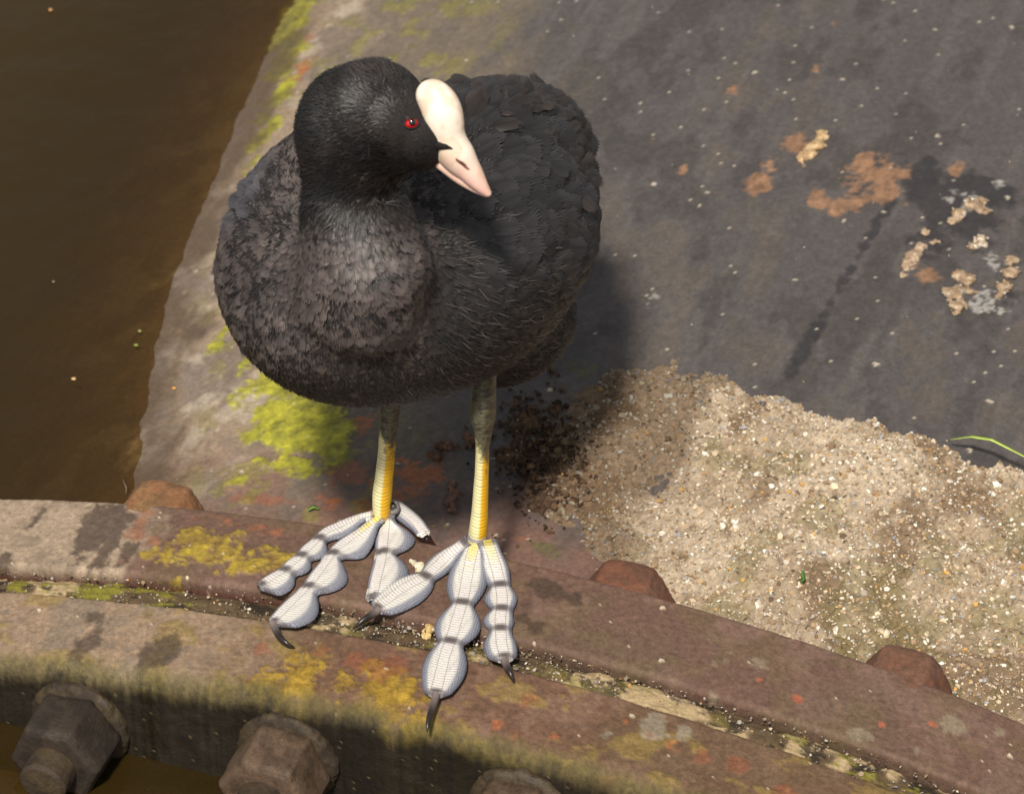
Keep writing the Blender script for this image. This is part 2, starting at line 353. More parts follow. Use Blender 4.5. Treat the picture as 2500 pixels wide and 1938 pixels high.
# ------------------------------------------------------------------ filler packed between the flanges
def paint_gap(t, u, dr, s):
    mid = fbm(t*120, u*70, 0, 203, 5, .65); fine = fbm(t*700, u*700, 0, 207, 4, .75)
    c = np.broadcast_to(lin(92, 76, 56), t.shape+(3,)).copy()
    pal = ss(.5, .62, fbm(t*50, u*45, 0, 209, 4, .6)+.10*ss(.05, .15, u)-.05*ss(-.02, .02, u)*ss(.06, .02, u))
    c = mixc(c, lin(178, 156, 120), pal*.8)
    c = mixc(c, lin(44, 38, 32), ss(.55, .65, fbm(t*170, u*110, 0, 211, 5, .65))*.85)
    c = mixc(c, lin(124, 118, 44), ss(.54, .68, fbm(t*150, u*90, 0, 213, 5, .65))*(.35+.6*np.maximum(ss(-.1, -.16, u), ss(.13, .16, u)))*.9)
    return c*(.65+.7*fine[..., None]), 0*t
gprof = [(TB1+.001, -.03), (TB1+.0005, -.012), (TB1-.002, -.0062), ((TB1+TG)/2, -.0042), (TG+.001, -.0038), (TG-.001, -.013), (TG-.001, -.03)]
v, f, c, e = sweep(gprof, .0006, .30, .0009, paint_gap, 0, 231, .0011)
mb = MB(); mb.add(v, f, c.reshape(-1, 3)); tag(mb.build('joint_packing', M_grit), 'gritty pale and mossy packing filling the groove between the two rusty flanges', 'packing')

# ------------------------------------------------------------------ the near pipe with its flange
def paint_front(t, u, dr, s):
    mid = fbm(t*60, u*60, 0, 303, 5, .62); big = fbm(t*9, u*9, 0, 305, 3); fine = fbm(t*450, u*450, 0, 307, 4, .7)
    c = np.broadcast_to(lin(100, 74, 58), t.shape+(3,)).copy()
    c = mixc(c, lin(118, 94, 78), ss(.5, .7, mid)*.5); c = mixc(c, lin(88, 70, 48), ss(.5, .7, big)*.5)
    pale = ss(-.06, -.14, u+(mid-.5)*.06)
    c = mixc(c, lin(138, 117, 96), pale*.95); c = mixc(c, lin(118, 104, 90), pale*ss(.5, .66, mid)*.7)
    c = mixc(c, lin(126, 106, 54), ss(.54, .66, fbm(t*80, u*60, 0, 309, 5, .62))*.6)
    ms = blobs(t, u, [(640, 1430, 70, 30, .95), (560, 1450, 60, 30, .75), (740, 1440, 60, 26, .7), (830, 1480, 80, 40, 1.0), (900, 1530, 60, 26, .95), (700, 1540, 60, 26, .7), (780, 1420, 30, 20, .8), (960, 1560, 60, 20, .8), (600, 1500, 40, 20, .6), (1100, 1600, 90, 20, .5)], f_flange, .85, 120, 313)
    n2 = fbm(t*260, u*260, 0, 315, 3); gc = lin(104, 80, 34)*(1-n2[..., None])+lin(160, 130, 40)*n2[..., None]
    c = c*(1-ms[..., None]*.9)+gc*ms[..., None]*.9
    c = mixc(c, lin(128, 74, 50), .6*blobs(t, u, [(760, 1400, 34, 18, .95), (835, 1420, 40, 22, 1.), (560, 1372, 24, 12, .9), (700, 1385, 24, 14, .8), (530, 1440, 10, 8, .8), (790, 1560, 60, 10, .7), (870, 1560, 40, 12, .7), (1130, 1480, 24, 16, .6), (1500, 1600, 18, 12, .9), (1570, 1620, 22, 12, .9), (1390, 1560, 12, 8), (1100, 1560, 16, 12, .8), (1290, 1640, 40, 12, .7), (440, 1355, 30, 10, .7), (1660, 1680, 40, 20, .8)], f_flange, .6, 120, 319)*.85)
    c = mixc(c, lin(172, 96, 54), blobs(t, u, [(1332, 1530, 8, 6, 1.1), (1382, 1555, 8, 5), (1060, 1535, 9, 7), (1440, 1590, 14, 6, .9), (1610, 1565, 14, 7), (1180, 1560, 10, 7, .9), (1225, 1500, 10, 8, .7), (1430, 1580, 12, 8, .8)], f_flange, .7, 160, 320)*.4)
    c = mixc(c, lin(136, 128, 112), blobs(t, u, [(1397, 1543, 26, 20, 1.1), (1460, 1555, 18, 14, 1.0), (1295, 1555, 14, 9, .7)], f_flange, .5, 140, 321)*.6)
    wt = blobs(t, u, [(340, 1385, 34, 34, 1.1), (310, 1430, 24, 20), (180, 1370, 24, 34, .95), (155, 1400, 26, 16, .9), (245, 1435, 18, 8, .8), (200, 1310, 20, 14, .8), (620, 1570, 10, 8)], f_flange, .5, 70, 317)
    c = mixc(c, lin(68, 56, 46), wt*.75)
    c = mixc(c, lin(205, 190, 165), (specks(t, u, .009, .03, 323) | specks(t, u, .004, .02, 324))*.75)
    # algae and grime on the wet front face, with its shade painted in near-black
    alg = ss(TF1+.011, TF1+.002, t+(mid-.5)*.008)
    c = mixc(c, lin(84, 76, 34), alg*.75)
    drip = fbm(u*260, dr*200, t*200, 333, 4, .6); grime_shade = ss(-.003, -.017, dr+(mid-.5)*.009+(drip-.5)*.0035+(fine-.5)*.005)*ss(TF1+.012, TF1+.004, t)
    c = mixc(c, lin(24, 18, 12)*(.45+1.1*fine[..., None])*(.6+.8*mid[..., None]), grime_shade*.95)
    c = mixc(c, lin(110, 92, 66), grime_shade*specks(u, dr, .0045, .12, 331)*.8)
    c = c*(.75+.5*fine[..., None]); return c, np.maximum(wt, grime_shade*.3)
prof = [(TG+.0005, -.03), (TG, -.006)]+arc_pts(TG-.002, -.004, .002, 0, math.pi/2, 4)+[(TF1+.02, -.0025)]+arc_pts(TF1+.011, -.0135, .011, math.pi/2, math.pi, 12)+[(TF1, -.03), (TF1, -.066), (TF1-.002, -.071), (TF1-.01, -.074), (TF1-.05, -.078), (TF1-.5, -.09)]
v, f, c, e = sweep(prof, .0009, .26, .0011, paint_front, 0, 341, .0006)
npipe = thing('iron_pipe', 'near iron pipe end with mottled rusty rounded flange, the one carrying the nuts', 'pipe', W(TF1, 0, -.05))
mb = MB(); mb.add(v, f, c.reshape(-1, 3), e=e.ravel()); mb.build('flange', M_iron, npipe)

# ------------------------------------------------------------------ bolts through both flanges
def loft_axis(cen, secs, fr, seed, amp, paint, nang=144, rot=0., close=True):
    """secs: (t offset along -A, scale); fr(angle)->radius; in the pipe frame around cen=(t,u,z)"""
    a = np.linspace(0, 2*math.pi, nang, endpoint=False); v = []
    for (dt, sc_, hexm) in secs:
        r = fr(a+rot, hexm)*sc_
        v.append(np.stack([np.full(nang, cen[0]-dt), cen[1]+r*np.sin(a), cen[2]+r*np.cos(a)], 1))
    v = np.concatenate(v); ctr = V(cen[0]-np.mean([q[0] for q in secs]), cen[1], cen[2])
    n = fbm(v[:, 0]*170+seed, v[:, 1]*170, v[:, 2]*170, seed, 5, .65)-.5
    v = v+nrm(v-ctr)*(n*amp*1.2)[:, None]
    c, e = paint(v, n); return W(v[:, 0], v[:, 1], v[:, 2]), gridf(len(secs), nang, True), c, e
def hexr(a, m):
    b = (a+math.pi/6) % (math.pi/3)-math.pi/6; h = 1/np.cos(b); h = np.minimum(h, 1.145); return h*m+(1-m)*1.0
def bolt_paint(base, alt, dark):
    def p(v, n):
        k = fbm(v[:, 0]*150, v[:, 1]*150, v[:, 2]*150, 77, 5, .65); k2 = fbm(v[:, 0]*60, v[:, 1]*60, v[:, 2]*60, 79, 4)
        c = np.broadcast_to(base, v.shape).copy(); c = mixc(c, alt, ss(.5, .7, k2)*.4); c = mixc(c, dark, ss(.5, .7, k)*.55)
        h = _h((v[:, 0]/.0012).astype(int), (v[:, 1]/.0012).astype(int), (v[:, 2]/.0012).astype(int), 5) > .985
        return c, ss(.5, .8, k2)*.6
    return p
def ridge(scl): return [(a, b, m) for a, b, m in scl]
def dense(secs, k=3):
    s = np.array(secs, float); o = []
    for i in range(len(s)-1):
        for q in range(k): o.append(tuple(s[i]+(s[i+1]-s[i])*q/k))
    o.append(tuple(s[-1])); return o
specs = [(-.1675, -.181, 'wet_dark', 'leftmost flange bolt, nut dark and wet beside open water', .12),
         (-.0680, -.068, 'dry', 'flange bolt with broad dry brown nut below the coot', -.08),
         (.0400, .0455, 'dry', 'flange bolt under the front foot claws, domed rusty head behind, nut nearly out of frame', .1),
         (.1460, .1745, 'rust', 'rightmost flange bolt, rusty head half buried in shell grit', .0)]
for i, (un, uh, kind, lab, rot) in enumerate(specs):
    zn = (RAD-.0355)*math.cos(un/RAD)-RAD; zh = (RAD-.0212)*math.cos(uh/RAD)-RAD
    b = thing('flange_bolt', lab, 'bolt', W(TF1, un, zn), 'bolts through the pipe flanges')
    pw = bolt_paint(lin(48, 39, 31), lin(66, 55, 44), lin(26, 21, 16)) if kind == 'wet_dark' else bolt_paint(lin(88, 70, 55), lin(74, 60, 46), lin(52, 40, 30))
    pd = bolt_paint(lin(56, 45, 33), lin(80, 68, 46), lin(34, 27, 20))
    cen = (TF1, un, zn)
    v, f, c, e = loft_axis(cen, dense([(-.001, .0235, 0), (.002, .0235, 0), (.0038, .0220, 0), (.005, .019, 0), (.005, .004, 0)]), hexr, 5+i, .0024, pd)
    mb = MB(); mb.add(v, f, c, e=e); mb.build('washer', M_iron, b)
    v, f, c, e = loft_axis(cen, dense([(.004, .0185, 1), (.007, .0194, 1), (.0275, .0190, 1), (.0293, .0182, 1), (.0303, .0165, .9), (.0307, .010, 0), (.0306, .0005, 0)], 7), hexr, 15+i, .0007, pw, rot=rot)
    mb = MB(); mb.add(v, f, c, e=e); mb.build('nut', M_iron, b)
    v, f, c, e = loft_axis(cen, dense([(.029, .0112, 0), (.030, .0112, 0), (.036, .0110, 0), (.0415, .0108, 0), (.043, .0094, 0), (.0435, .004, 0), (.0436, .00002, 0)], 7), hexr, 25+i, .0004, pd)
    mb = MB(); mb.add(v, f, c, e=e); mb.build('stud', M_iron, b)
    ph = bolt_paint(lin(108, 70, 52), lin(98, 78, 64), lin(78, 58, 46)) if i else bolt_paint(lin(132, 92, 62), lin(112, 98, 62), lin(96, 70, 46))
    v, f, c, e = loft_axis((TB0, uh, zh), dense([(.006, .0204, .3), (.001, .0206, .5), (-.004, .0208, .6), (-.015, .0203, .7), (-.0195, .0186, .6), (-.0222, .0150, .3), (-.0232, .008, 0), (-.0235, .00002, 0)], 4), hexr, 35+i, .0013, ph)
    mb = MB(); mb.add(v, f[:, ::-1], c, e=e*.3); mb.build('bolt_head', M_iron, b)

# ================================================================== WATER AND ITS BED
def bedz(t, u):                                     # silt shelf beside the pipe, dropping off further out
    h0 = [hit(*q, lambda t, u: WATER+0*u) for q in ((560, 500), (0, 975))]
    (ta, ua, _), (tb, ub, _) = tuz(h0[0]), tuz(h0[1])
    d = nrm(V(tb-ta, ub-ua)); s = (t-ta)*(-d[1])+(u-ua)*d[0]     # signed distance to the edge line
    if ((.0-ta)*(-d[1])+(-.2-ua)*d[0]) < 0: s = -s                # positive on the pipe side
    return WATER-.028-.20*ss(.03, -.06, s+(fbm(t*30, u*30, 0, 401, 3)-.5)*.03)
ts = np.concatenate([np.linspace(-3, -.4, 16), np.linspace(-.38, .85, 130), np.linspace(.9, 6, 16)])
us = np.concatenate([np.linspace(-5, -.75, 18), np.linspace(-.72, .3, 110), np.linspace(.35, 5, 20)])
T_, U_ = np.meshgrid(ts, us, indexing='ij'); bz = bedz(T_, U_)
bz = bz+(fbm(T_*40, U_*40, 0, 403, 4)-.5)*.01
cb = np.broadcast_to(lin(116, 92, 50), T_.shape+(3,)).copy(); cb = mixc(cb, lin(150, 116, 70), ss(.5, .65, fbm(T_*60, U_*60, 0, 405, 4))*.5)
mb = MB(); mb.add(W(T_, U_, bz), gridf(*T_.shape), cb.reshape(-1, 3)); tag(mb.build('river_bed', M_mud), kind='structure')
def surf_under(t, u):
    z = np.maximum(bedz(t, u), np.where((t > -.015), pipe_z(t, u), -1))
    neck = np.where((t < TF1+.0) & (np.abs(u) < .9), np.sqrt(np.maximum((RAD-.078)**2-u*u, 0))-RAD, -1)
    fl = np.where((t >= TF1) & (t <= TB0), crest(u), -1)
    return np.maximum(np.maximum(z, neck), fl)
ts = np.concatenate([np.linspace(-3, -.4, 12), np.linspace(-.38, .85, 250), np.linspace(.9, 6, 16)])
us = np.concatenate([np.linspace(-5, -.75, 18), np.linspace(-.72, .3, 210), np.linspace(.35, 5, 16)])
T_, U_ = np.meshgrid(ts, us, indexing='ij'); dep = WATER-surf_under(T_, U_)
mb = MB(); mb.add(W(T_, U_, WATER+0*T_), gridf(*T_.shape), lin(66, 48, 18), e=np.clip(dep, 0, 1).ravel())
mw = bpy.data.materials.new('murky_water'); mw.use_nodes = True; n = mw.node_tree.nodes; l = mw.node_tree.links
b = n['Principled BSDF']; b.inputs['Base Color'].default_value = (*lin(52, 40, 17), 1); b.inputs['Roughness'].default_value = .06; b.inputs['IOR'].default_value = 1.33
a = n.new('ShaderNodeAttribute'); a.attribute_name = 'ext'
ml = n.new('ShaderNodeMath'); ml.operation = 'MULTIPLY'; ml.inputs[1].default_value = -38; l.new(a.outputs['Fac'], ml.inputs[0])
ex = n.new('ShaderNodeMath'); ex.operation = 'EXPONENT'; l.new(ml.outputs[0], ex.inputs[0])
tr = n.new('ShaderNodeBsdfTransparent'); tr.inputs[0].default_value = (.80, .70, .46, 1)
gl = n.new('ShaderNodeBsdfGlossy'); gl.inputs['Roughness'].default_value = .06; fr = n.new('ShaderNodeFresnel'); fr.inputs[0].default_value = 1.33
mg = n.new('ShaderNodeMixShader'); l.new(fr.outputs[0], mg.inputs[0]); l.new(tr.outputs[0], mg.inputs[1]); l.new(gl.outputs[0], mg.inputs[2])
mxs = n.new('ShaderNodeMixShader'); l.new(ex.outputs[0], mxs.inputs[0]); l.new(b.outputs[0], mxs.inputs[1]); l.new(mg.outputs[0], mxs.inputs[2])
l.new(mxs.outputs[0], n['Material Output'].inputs[0])
nz = n.new('ShaderNodeTexNoise'); nz.inputs['Scale'].default_value = 22; nz.inputs['Detail'].default_value = 4
gp = n.new('ShaderNodeNewGeometry'); l.new(gp.outputs['Position'], nz.inputs['Vector'])
bp = n.new('ShaderNodeBump'); bp.inputs['Strength'].default_value = .3; bp.inputs['Distance'].default_value = .01
l.new(nz.outputs['Fac'], bp.inputs['Height']); l.new(bp.outputs[0], b.inputs['Normal']); l.new(bp.outputs[0], gl.inputs['Normal'])
tag(mb.build('water', mw), kind='structure')

# ================================================================== SHELL GRIT MOUND
OUT = [(1075, 1130), (1090, 1040), (1120, 960), (1165, 880), (1240, 828), (1310, 792), (1400, 776), (1520, 797), (1640, 843), (1760, 884), (1900, 926), (2020, 962), (2184, 1020), (2500, 1140)]
hp = [tuz(hit(x, y, f_pipe))[:2] for x, y in OUT]
hp = [(TB0-.004, .045)]+[(float(a), float(b)) for a, b in hp]+[(hp[-1][0]-.02, .55), (TB0-.004, .55)]
# bare notch by the front toe
hb = [tuz(hit(x, y, f_pipe))[:2] for x, y in ((1250, 1195), (1235, 1120), (1180, 1110), (1100, 1130))]
poly = np.array([(TB0-.004, .100)]+[tuple(map(float, q)) for q in hb[:2]]+[tuple(map(float, hb[2]))]+[hp[2]]+hp[3:])
def sdpoly(t, u):
    d = np.full(t.shape, 9.); ins = np.zeros(t.shape, bool); n = len(poly)
    for i in range(n):
        a, b = poly[i], poly[(i+1) % n]
        e = b-a; wt, wu = t-a[0], u-a[1]; k = np.clip((wt*e[0]+wu*e[1])/(e@e), 0, 1)
        d = np.minimum(d, np.hypot(wt-k*e[0], wu-k*e[1]))
        c1 = (a[0] > t) != (b[0] > t)
        with np.errstate(all='ignore'): xx = (b[1]-a[1])*(t-a[0])/(b[0]-a[0]+1e-12)+a[1]
        ins ^= c1 & (u < xx)
    return np.where(ins, d, -d)
def grit_z(t, u):
    d = sdpoly(t, u); d = np.where(t < .01, np.maximum(d, .0), d)
    dback = d+(fbm(t*60, u*60, 0, 501, 4)-.5)*.014+(fbm(t*200, u*200, 0, 502, 3)-.5)*.006
    h = .020*(1-np.exp(-np.maximum(dback, 0)/.026))*(.30+.70*ss(.03, .11, u-t*.1))+np.minimum(dback, 0)*.6
    h = h+(fbm(t*25, u*25, 0, 503, 3)-.5)*.012*ss(.01, .05, dback)
    h = h+(fbm(t*110, u*110, 0, 504, 4, .6)-.5)*.005*ss(-.002, .01, dback)+(fbm(t*420, u*420, 0, 505, 3, .7)-.5)*.0024*ss(-.002, .004, dback)
    z = pipe_z(t, u)+h
    near = crest(u)-.006+(fbm(t*60, u*60, 0, 507, 3)-.5)*.006      # kept just below the flange rim
    return np.where(t < .03, np.minimum(z, near+ss(.0, .03, t)*.01), z), dback
ts = np.arange(TB0-.004, .26, .0011); us = np.arange(-.03, .42, .0011)
T_, U_ = np.meshgrid(ts, us, indexing='ij'); gz, gd = grit_z(T_, U_)
k1 = fbm(T_*40, U_*40, 0, 511, 4); k2 = fbm(T_*500, U_*500, 0, 513, 4, .75)
c = np.broadcast_to(lin(160, 143, 121), T_.shape+(3,)).copy(); c = mixc(c, lin(118, 98, 76), ss(.42, .68, k1)*.85); c = mixc(c, lin(188, 172, 150), ss(.55, .7, fbm(T_*30, U_*30, 0, 517, 4))*.6)
dl = ss(.050, .025, U_+(k1-.5)*.04)
c = mixc(c, lin(104, 84, 64), dl*.8)
c = mixc(c, lin(110, 104, 60), ss(.62, .7, fbm(T_*35, U_*35, 0, 519, 4))*.4*(1-dl))
c = c*(.62+.76*k2[..., None])
fm = gridf(*T_.shape); keep = (gd.ravel()[fm].max(1) > -.006); fm = fm[keep]
used, inv = np.unique(fm, return_inverse=True)
mb = MB(); mb.add(W(T_, U_, gz).reshape(-1, 3)[used], inv.reshape(fm.shape), c.reshape(-1, 3)[used])
# loose chips: small flat broken shell pieces and stones
def chips(mb, cen, size, col, nrmv=None):
    n = len(cen); a = rng.uniform(0, 2*math.pi, n); k = 5
    ax = nrm(rng.normal(0, 1, (n, 3))*.5+(np.array([0, 0, 1.]) if nrmv is None else nrmv)); b1 = nrm(np.cross(ax, rng.normal(0, 1, (n, 3)))); b2 = np.cross(ax, b1)
    el_ = rng.uniform(.45, 1, n)
    vs = []
    for lay in (0, 1):
        for q in range(k):
            an = 2*math.pi*q/k; rr = size*rng.uniform(.7, 1.15, n)*(1 if lay == 0 else .8)
            vs.append(cen+b1*(rr*math.cos(an))[:, None]+b2*(rr*math.sin(an)*el_)[:, None]+ax*((lay-.3)*size*.45)[:, None])
    v = np.stack(vs, 1).reshape(-1, 3); base = (np.arange(n)*2*k)[:, None]
    side = np.concatenate([base+np.array([q, (q+1) % k, k+(q+1) % k, k+q]) for q in range(k)])
    top = base+np.arange(k, 2*k)[None, :]; bot = base+np.arange(k)[::-1][None, :]
    mb.add(v, [side, top, bot], np.repeat(col, 2*k, 0))
def chip_cols(n, dark=None):
    pal = np.array([lin(214, 196, 168), lin(176, 150, 118), lin(236, 226, 210), lin(150, 124, 96), lin(190, 176, 160), lin(206, 160, 96), lin(122, 104, 84), lin(168, 166, 168)])
    i = rng.choice(len(pal), n, p=[.22, .22, .13, .15, .12, .03, .08, .05]); c = pal[i]*rng.uniform(.7, 1.05, (n, 1))
    return c
n = 36000; t = rng.uniform(TB0, .24, n); u = rng.uniform(-.02, .38, n); z, d = grit_z(t, u)
k = (d > rng.exponential(.0015, n)-.0015*0-.001) & (rng.random(n) < .95); t, u, z, d = t[k], u[k], z[k], d[k]; n = len(t)
size = np.clip(rng.lognormal(math.log(.00066), .45, n), .0004, .0032); col = np.minimum(chip_cols(n)*1.08, .8)
dk = ss(.050, .025, u+(fbm(t*40, u*40, 0, 511, 4)-.5)*.04); col = col*(1-dk[:, None]*.55)
chips(mb, W(t, u, z+size*.25), size, col)
tag(mb.build('shell_grit', M_grit, smooth=False), 'pale mound of crushed shell grit and sand heaped against the flange', 'grit', kind='stuff')

# dark crumbly litter at the shaded foot of the mound
mb = MB(); n = 420; hx_ = rng.normal(1160, 45, n); hy_ = rng.normal(965, 62, n)
q = [hit(a_, b_, lambda t, u: np.maximum(pipe_z(t, u), np.where(sdpoly(np.atleast_1d(t), np.atleast_1d(u)) > 0, grit_z(np.atleast_1d(t), np.atleast_1d(u))[0], -1)).reshape(np.shape(t))) for a_, b_ in zip(hx_, hy_)]
q = np.array([a_ for a_ in q if a_ is not None]); q = np.repeat(q, 3, 0)+rng.normal(0, .0022, (len(q)*3, 3))*V(1, 1, .0)
sz = np.clip(rng.lognormal(math.log(.0009), .5, len(q)), .0004, .003); cc = np.array([lin(70, 54, 42), lin(96, 74, 56), lin(52, 42, 34), lin(120, 98, 76)])[rng.choice(4, len(q), p=[.4, .3, .2, .1])]
chips(mb, q+V(0, 0, .0006), sz, cc); tag(mb.build('soil_litter', M_mud, smooth=False), 'dark crumbly soil litter at the shaded foot of the shell mound', 'soil', kind='stuff')
# loose chips elsewhere: in the groove and strewn on the barrel
mb = MB(); n = 3600; u = rng.uniform(-.26, .26, n); t = rng.uniform(TG-.001, TB1+.001, n); k = rng.random(n) < .35+.4*ss(-.10, -.03, u)*ss(.12, .05, u)
u, t = u[k], t[k]; size = np.clip(rng.lognormal(math.log(.00048), .45, len(u)), .00025, .002)
chips(mb, W(t, u, (RAD-.0036)*np.cos(u/RAD)-RAD+size*.3), size, chip_cols(len(u))*rng.uniform(.3, .95, (len(u), 1)))
tag(mb.build('loose_grit', M_chip, smooth=False), 'loose shell chips scattered along the groove between the flanges', 'grit', kind='stuff')
mb = MB(); n = 170; u = rng.uniform(-.2, .34, n); t = rng.uniform(.02, .6, n)**1.0
z = pipe_z(t, u); size = np.clip(rng.lognormal(math.log(.00045), .35, n), .0002, .0012)
chips(mb, W(t, u, z+.0006), size, chip_cols(n)); tag(mb.build('grit_speck', M_chip, smooth=False), 'tiny pale grit specks strewn over the dark pipe', 'grit', kind='stuff')

# ------------------------------------------------------------------ dried clumps on the barrel
def clump(name, px, f, parts, col, alt, label, cat, seed, group, noise_amp=.0022, h=.0011, flat=.42, mat_=None, chipn=0):
    base = hit(*px, f); pts = []; rs = []
    for (dx, dy, r) in parts:
        q = hit(px[0]+dx, px[1]+dy, f); pts.append(q); rs.append(r*.00021)
    def F(p):
        d = None
        for q, r in zip(pts, rs):
            e = (np.linalg.norm((p-q)*V(1, 1, 1/flat), axis=-1)-r)
            d = e if d is None else smin(d, e, .0025)
        return d+(fbm(p[:, 0]*350, p[:, 1]*350, p[:, 2]*350, seed, 3, .65)-.5)*noise_amp*2
    P_ = np.array(pts); m = max(rs)+noise_amp+.002
    v, fc = nets(F, P_.min(0)-m, P_.max(0)+m, h)
    k = fbm(v[:, 0]*500, v[:, 1]*500, v[:, 2]*500, seed+3, 4, .7)
    c = mixc(np.broadcast_to(col, v.shape).copy(), alt, ss(.4, .65, k)); c = c*(.7+.6*fbm(v[:, 0]*1200, v[:, 1]*1200, v[:, 2]*1200, seed+5, 2)[:, None])
    mb = MB(); mb.add(v, fc, c)
    if chipn:
        i = rng.integers(0, len(v), chipn); chips(mb, v[i], np.full(chipn, .0009)*rng.uniform(.5, 1.4, chipn), chip_cols(chipn))
    return tag(mb.build(name, mat_ or M_mud, origin=base), label, cat, group)
tan, tan2 = lin(146, 122, 98), lin(186, 164, 138)
G = 'dried mud clumps on the pipe'
clump('mud_clump', (1735, 318), f_pipe, [(20, -28, 18), (8, -10, 20), (-8, 8, 20), (-25, 20, 15), (-20, 35, 10)], lin(158, 128, 92), lin(196, 168, 130), 'elongated tan mud clump on the pipe beside the rusty patches', 'mud clump', 701, G, chipn=20)
clump('mud_clump', (2070, 450), f_pipe, [(25, -20, 16), (0, -12, 20), (-25, 5, 20), (-40, 20, 12), (30, 0, 12)], tan, tan2, 'arched pale mud clump on the sooty stain, highest of the right-hand cluster', 'mud clump', 711, G, chipn=40)
clump('mud_clump', (1955, 540), f_pipe, [(20, -45, 14), (10, -15, 16), (-5, 5, 22), (-22, 25, 20), (-25, 48, 10), (40, -25, 13)], lin(158, 134, 112), tan2, 'forked brown mud clump at the left of the cluster on the sooty stain', 'mud clump', 721, G, chipn=20)
clump('mud_clump', (2086, 518), f_pipe, [(-10, 5, 14), (8, -5, 16), (16, 6, 10)], tan, lin(220, 206, 186), 'smallest mud clump, round, with white chips at the middle of the cluster', 'mud clump', 731, G, chipn=40)
clump('mud_clump', (2048, 625), f_pipe, [(0, -38, 20), (15, -25, 20), (-15, 0, 26), (-5, 25, 20), (-8, 45, 12), (18, -5, 16)], tan, tan2, 'largest pale mud clump studded with white chips, lowest of the cluster', 'mud clump', 741, G, chipn=60)
clump('mud_clump', (2150, 590), f_pipe, [(10, -35, 18), (5, -10, 22), (-10, 20, 18), (-18, 40, 10)], tan, tan2, 'long mud clump at the right frame edge beside the largest one', 'mud clump', 751, G, chipn=40)
dk1, dk2 = lin(92, 68, 54), lin(120, 92, 76); GD = 'dark droppings behind the coot'
clump('dropping', (945, 960), f_pipe, [(-22, 10, 12), (-5, -5, 13), (12, -8, 13), (-12, 18, 12), (28, -4, 9)], dk1, dk2, 'dark brown crumbly dropping between the legs of the coot', 'dropping', 761, GD, flat=.9)
clump('dropping', (963, 1065), f_pipe, [(0, -30, 12), (8, -12, 14), (-5, 5, 13), (2, 22, 10)], lin(112, 84, 72), lin(146, 114, 98), 'pinkish brown upright dropping just left of the front leg', 'dropping', 771, GD, flat=.9)
clump('dropping', (1000, 935), f_pipe, [(-5, 0, 11), (8, 6, 9), (4, 16, 8)], dk1, dk2, 'small dark dropping behind the front leg joint', 'dropping', 776, GD, flat=.9)
for i, (px, py, sz, lb) in enumerate([(1120, 905, 26, 'dark crumb of soil right of the front leg, uppermost in the shaded litter'), (1085, 975, 22, 'dark crumb of soil closest to the front leg'), (1160, 985, 24, 'dark crumb of soil at the middle of the shaded litter'), (1215, 1010, 20, 'dark crumb of soil at the lit edge of the grit'), (1160, 1075, 26, 'dark crumb of soil lowest in the shaded litter')]):
    clump('soil_crumb', (px, py), f_pipe, [(0, 0, sz), (sz*.8, 6, sz*.6), (-sz*.7, 8, sz*.6), (4, -sz*.7, sz*.5)], lin(72, 56, 44), lin(100, 80, 62), lb, 'soil', 781+i*3, 'soil crumbs beside the leg', noise_amp=.004, flat=.8, chipn=12)
clump('shell_fragment', (888, 1205), f_flange, [(-10, -8, 8), (4, 0, 10), (0, 14, 8), (12, 10, 6)], lin(214, 200, 168), lin(236, 228, 205), 'crusty cream shell fragment on the flange between the two feet', 'shell', 801, None, noise_amp=.0018, h=.0007, flat=.5)
clump('shell_fragment', (916, 1345), lambda t, u: crest(u)-.004, [(0, -12, 9), (0, 0, 13), (-6, 12, 9)], lin(196, 164, 104), lin(222, 196, 140), 'yellowish stone lodged in the groove under the front foot', 'stone', 805, None, noise_amp=.0015, h=.0008, flat=.6)

# ------------------------------------------------------------------ small plants and litter
def blade(name, pts, w0, col, label, cat, m, lift=0, n=24, fold=.25):
    pts = np.array(pts); s = np.linspace(0, 1, n); d = np.linspace(0, 1, len(pts)); c = np.stack([np.interp(s, d, pts[:, k]) for k in range(3)], 1)
    tg = nrm(np.gradient(c, axis=0)); sd = nrm(np.cross(tg, [0, 0, 1.])); up = np.cross(sd, tg); w_ = w0*np.sin(math.pi*(s*.93+.04))**.7
    v = []
    for q, hgt in ((-1, 0), (0, -fold), (1, 0), (0, -fold-.25)): v.append(c+sd*(w_*q)[:, None]+up*(w_*hgt)[:, None])
    v = np.stack(v, 1).reshape(-1, 3); mb = MB(); mb.add(v, gridf(n, 4, True), col*rng.uniform(.85, 1.1, (len(v), 1)))
    return tag(mb.build(name, m), label, cat)
g0 = hit(2025, 958, f_pipe)+V(0, 0, .006); g1 = hit(2110, 1000, f_pipe)+V(0, 0, .018); g2 = hit(2215, 1040, f_pipe)+V(0, 0, .014)
blade('grass_blade', [g0, (g0+g1)/2+V(0, 0, .002), g1, g2], .0012, lin(176, 196, 92), 'pale green grass blade lying on the grit at the right edge', 'grass', M_leaf)
q = hit(1706, 1308, f_pipe)+V(0, 0, .026); blade('leaf', [q, q+V(.0005, -.002, -.003), q+V(-.001, -.003, -.005)], .0010, lin(70, 112, 34), 'tiny bright green leaf poking from a hole in the grit', 'leaf', M_leaf)
q = hit(655, 1093, f_pipe); q = q+V(0, 0, .0015)+nrm(CAM-q)*.001; blade('leaf', [q, q+V(.003, .0015, .0012), q+V(.006, .001, 0)], .0011, lin(110, 140, 60), 'small green leaf flake on the reddish iron behind the left foot', 'leaf', M_leaf)
q = hit(268, 1055, f_water); blade('feather_wisp', [q, q+V(.0005, .0, .005), q+V(-.0008, 0, .0095)], .0007, lin(190, 180, 165), 'pale curled wisp standing in the water by the leftmost bolt head', 'wisp', M_leaf)
